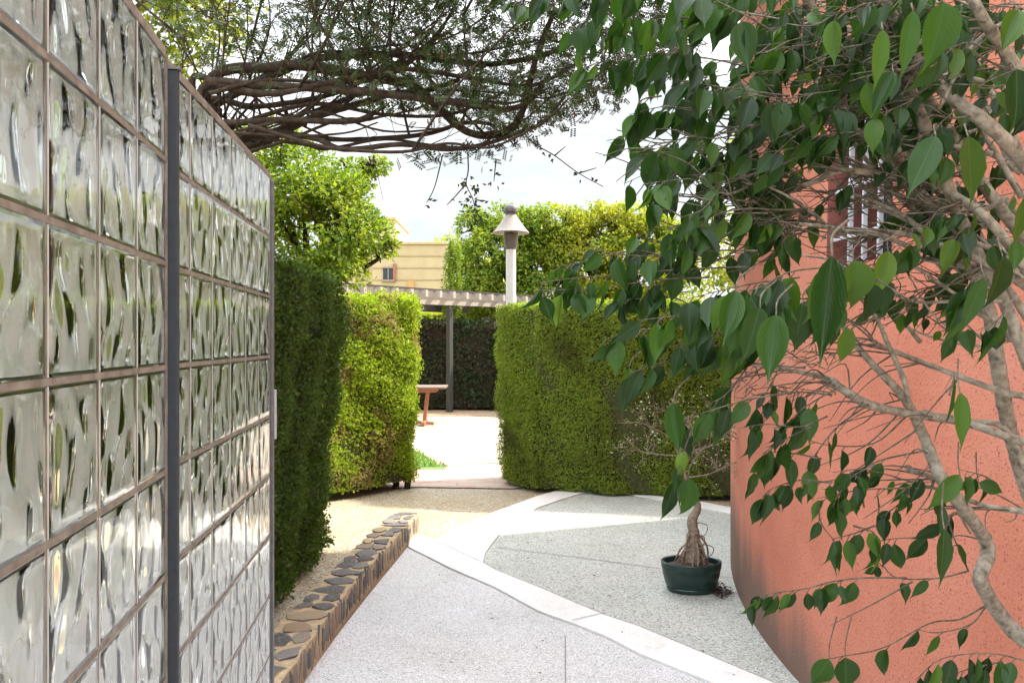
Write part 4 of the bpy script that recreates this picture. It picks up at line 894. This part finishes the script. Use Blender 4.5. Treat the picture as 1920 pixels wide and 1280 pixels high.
hand += [
 ([(1420, 470), (1330, 470), (1240, 480), (1150, 475), (1100, 455)], 1.55, 10, .055), ([(1330, 520), (1230, 525), (1120, 540), (1000, 545)], 1.55, 11, .055),
 ([(1450, 560), (1360, 575), (1280, 590), (1200, 600)], 1.45, 9, .065), ([(1540, 600), (1460, 620), (1380, 640), (1320, 650)], 1.5, 9, .065),
 ([(1520, 560), (1450, 560), (1400, 570)], 1.4, 6, .08), ([(1620, 560), (1560, 555), (1500, 560)], 1.5, 6, .075), ([(1450, 640), (1390, 620), (1330, 625), (1260, 650)], 1.5, 8, .06),
 ([(1560, 740), (1500, 735), (1450, 745), (1430, 770)], 1.7, 7, .055), ([(1540, 860), (1480, 850), (1430, 870), (1410, 890)], 1.7, 6, .06), ([(1520, 800), (1460, 830), (1430, 850)], 1.65, 5, .065),
 ([(1560, 905), (1500, 900), (1450, 915), (1430, 930)], 1.7, 7, .055), ([(1640, 870), (1590, 900), (1560, 950)], 1.75, 6, .06), ([(1640, 985), (1600, 1000), (1560, 1010)], 1.75, 5, .06),
 ([(1720, 900), (1690, 940), (1650, 970)], 1.75, 4, .06), ([(1845, 640), (1800, 600), (1790, 630)], 1.6, 5, .06), ([(1900, 560), (1870, 600), (1830, 620)], 1.5, 4, .07), ([(1880, 1240), (1830, 1250), (1780, 1265)], 1.6, 7, .06),
 ([(1860, 900), (1840, 890), (1800, 880)], 1.7, 4, .055), ([(1440, 400), (1380, 400), (1310, 410), (1250, 430)], 1.55, 8, .06)]
for h in hand: spray(*h)
# upper right mass: procedural twigs from the limbs heading left and down
for _ in range(150):
    C = fts[rng.integers(0, 8)] if rng.random() < .7 else fts[rng.integers(13, 19)]
    i = rng.integers(len(C)//4, len(C)); p = C[i]
    px = 960+p[0]/p[1]*F; py = 640-(p[2]-EYE)/p[1]*F
    if py > 560 or py < -60: continue
    L_ = rng.uniform(60, 330)
    inwin = 1500 < px-L_*.5 < 1720 and 290 < py < 520; an = rng.normal()*.33; n_ = 5
    pts = [(px-L_*t*math.cos(an)+rng.normal()*6, py+L_*t*math.sin(an)+rng.normal()*6+18*t*t) for t in np.linspace(0, 1, n_)]
    pts[0] = (px, py); d_ = p[1]; d2 = d_+rng.uniform(-.15, .35); nl = 0 if rng.random() < (.9 if inwin else .35) else int(rng.uniform(3, 9))
    C2 = spray(pts, d_, nl, rng.uniform(.045, .07), rng.uniform(1.2, 3.2), .35, d2); 
    for _ in range(5):
        j = rng.integers(1, len(C2)); q0 = C2[j]; dd = norm(np.array([-1.0, rng.normal()*.5, rng.normal()*.7])); l2 = rng.uniform(.03, .14)
        TW.add([q0, q0+dd*l2*.5+rng.normal(size=3)*.008, q0+dd*l2], .0016, .0007, 4, 3)
for _ in range(60):                  # bare side twigs across the wall lower down
    C = fts[rng.choice([0, 7, 8, 9, 10, 12])]; p = C[rng.integers(len(C)//4, len(C))]; dd = norm(np.array([-1.0, rng.normal()*.4, rng.normal()*.6])); l2 = rng.uniform(.04, .22)
    TW.add([p, p+dd*l2*.5+rng.normal(size=3)*.012, p+dd*l2+np.array([0, 0, -.02])], .0022, .0008, 5, 4)
for _ in range(90):                  # short curly twigs on the bundle near (1480, 690)
    p = P(rng.uniform(1380, 1570), rng.uniform(640, 740), 1.75); dd = norm(np.array([-1.0, rng.normal()*.5, rng.normal()*.8])); l2 = rng.uniform(.02, .07)
    TW.add([p, p+dd*l2*.5+rng.normal(size=3)*.006, p+dd*l2], .0012, .0006, 4, 3)
for _ in range(190):                  # fill leaves around the upper mass and left fringe
    x = rng.uniform(1200, 1910); y = rng.uniform(-60, 560)
    if rng.random() < .35: y = rng.uniform(-60, 220)
    if x < 1400 and y > 200 and rng.random() < .45: x += 350
    if 1520 < x < 1700 and 270 < y < 500: continue
    sz = rng.uniform(.045, .07); pts = [(x+50, y-rng.uniform(0, 25)), (x+15, y-8), (x-40, y)]
    spray(pts, rng.uniform(1.5, 1.95), int(rng.uniform(2, 6)), sz, 1.2)
big = [  # (base x,y) (tip x,y) width px : the large near leaves
 ((1770, 5), (1748, 135), 74), ((1755, 255), (1700, 372), 52), ((1815, 255), (1826, 388), 86), ((1712, 20), (1690, 155), 40), ((1655, 55), (1640, 175), 34), ((1675, 135), (1632, 232), 36),
 ((1600, 488), (1612, 590), 64), ((1560, 480), (1535, 690), 62), ((1380, 545), (1352, 655), 44), ((1425, 575), (1395, 690), 52), ((1455, 590), (1440, 725), 58), ((1505, 570), (1490, 665), 46),
 ((1345, -20), (1345, 70), 64), ((1300, -10), (1290, 80), 44), ((1395, -10), (1375, 60), 36), ((1800, 735), (1805, 850), 34), ((1880, 480), (1860, 590), 60), ((1845, 520), (1800, 630), 34),
 ((1910, 20), (1870, 110), 44), ((1905, 130), (1915, 250), 56), ((1920, 370), (1900, 470), 46), ((1800, 890), (1740, 960), 36), ((1835, 905), (1890, 925), 30), ((1770, 990), (1765, 1105), 36),
 ((1585, 1232), (1590, 1300), 52), ((1555, 1235), (1520, 1290), 40), ((1640, 510), (1650, 600), 44), ((1265, 900), (1242, 985), 28), ((1290, 895), (1288, 985), 36), ((1262, 755), (1275, 855), 38),
 ((1720, 470), (1790, 500), 30), ((1665, 470), (1640, 560), 40), ((1180, 690), (1165, 755), 28), ((1230, 620), (1225, 690), 36)]
for (bx_, by_), (tx, ty), w_ in big:
    Lpx = math.hypot(tx-bx_, ty-by_); d = min(1.7, F*.088/Lpx); p = P(bx_, by_, d); q2 = P(tx, ty, d+rng.uniform(-.015, .02)); Lm = np.linalg.norm(q2-p)
    add_leaf(p, (q2-p)/Lm, Lm, w_/Lpx, norm(np.array([rng.normal()*.3, -1, .3+rng.normal()*.15])))
    TW.add([p, p+np.array([.012, .03, .02]), p+np.array([.06, .12, .045])], .0010, .0016, 5, 4)
TW.build('twigs', mt['twigbark'], fc)
# leaf template: ovate with drip tip, folded on the midrib
st = [(0, .0), (.035, .26), (.10, .60), (.20, .87), (.33, 1.0), (.47, .97), (.60, .78), (.71, .50), (.80, .25), (.88, .10), (.95, .05), (1.0, .0)]
def leaf_template(bend, fold):
    V = []; UV = []; Fs = []
    for y, w in st:
        zc = -bend*y*y-bend*1.5*max(0, y-.7)**2*4
        for u in (-1, -.5, 0, .5, 1):
            V.append((u*w*.5, y, zc+abs(u)*w*fold*(1 if abs(u) < 1 else .8)+.012*math.sin(y*17)*abs(u))); UV.append((.5+u*w*.5, y))
    for i in range(len(st)-1):
        for j in range(4): Fs.append((i*5+j, i*5+j+1, i*5+6+j, i*5+5+j))
    return V, UV, Fs
LC = np.array(LC); LD = np.array(LD); LN = np.array(LN); LL = np.array(LL); LW = np.array(LW)
var = rng.integers(0, 4, len(LC))
VV = []; FF = []; UU = []; nb = 0
for v_ in range(4):
    V, UV, Fs = leaf_template((.04, .18, .34, -.12)[v_], (.06, .12, .20, .26)[v_]); msk = var == v_
    D = norm(LD[msk]); N = norm(LN[msk]-D*np.sum(LN[msk]*D, -1, keepdims=True)); X = np.cross(D, N); tv = np.array(V); k = msk.sum()
    A = LC[msk][:, None]+X[:, None]*tv[None, :, :1]*LW[msk][:, None, None]+D[:, None]*tv[None, :, 1:2]*LL[msk][:, None, None]+N[:, None]*tv[None, :, 2:3]*LL[msk][:, None, None]
    VV.append(A.reshape(-1, 3)); FF.append((np.array(Fs)[None]+(np.arange(k)*len(V))[:, None, None]).reshape(-1, 4)+nb); UU.append(np.tile(UV, (k, 1))); nb += k*len(V)
link('foliage', np_mesh('foliage', np.vstack(VV), np.vstack(FF), True, np.vstack(UU)), mt['ficus'], fc)

fl_spots = [G(640+rng.random()*420, 900+rng.random()*120) for _ in range(26)]+[G(620+rng.random()*760, 1080+rng.random()*200) for _ in range(22)]+[G(960+rng.random()*400, 960+rng.random()*150) for _ in range(26)]
k = len(fl_spots); C = np.array([[x, y, .024] for x, y in fl_spots])
o = leaves('fallen_leaves', QUAD, QF, C, np.c_[rng.normal(size=(k, 2)), rng.normal(size=k)*.06], np.c_[rng.normal(size=(k, 2))*.15, np.ones(k)], rng.uniform(.015, .035, k), rng.uniform(.008, .018, k), plain('fallen_leaf', (.16, .11, .05), .8, 0, .4, 5), smooth=False)
tag(o, 'scattered small brown fallen leaves on the path and terrace', 'fallen leaves', kind='stuff')
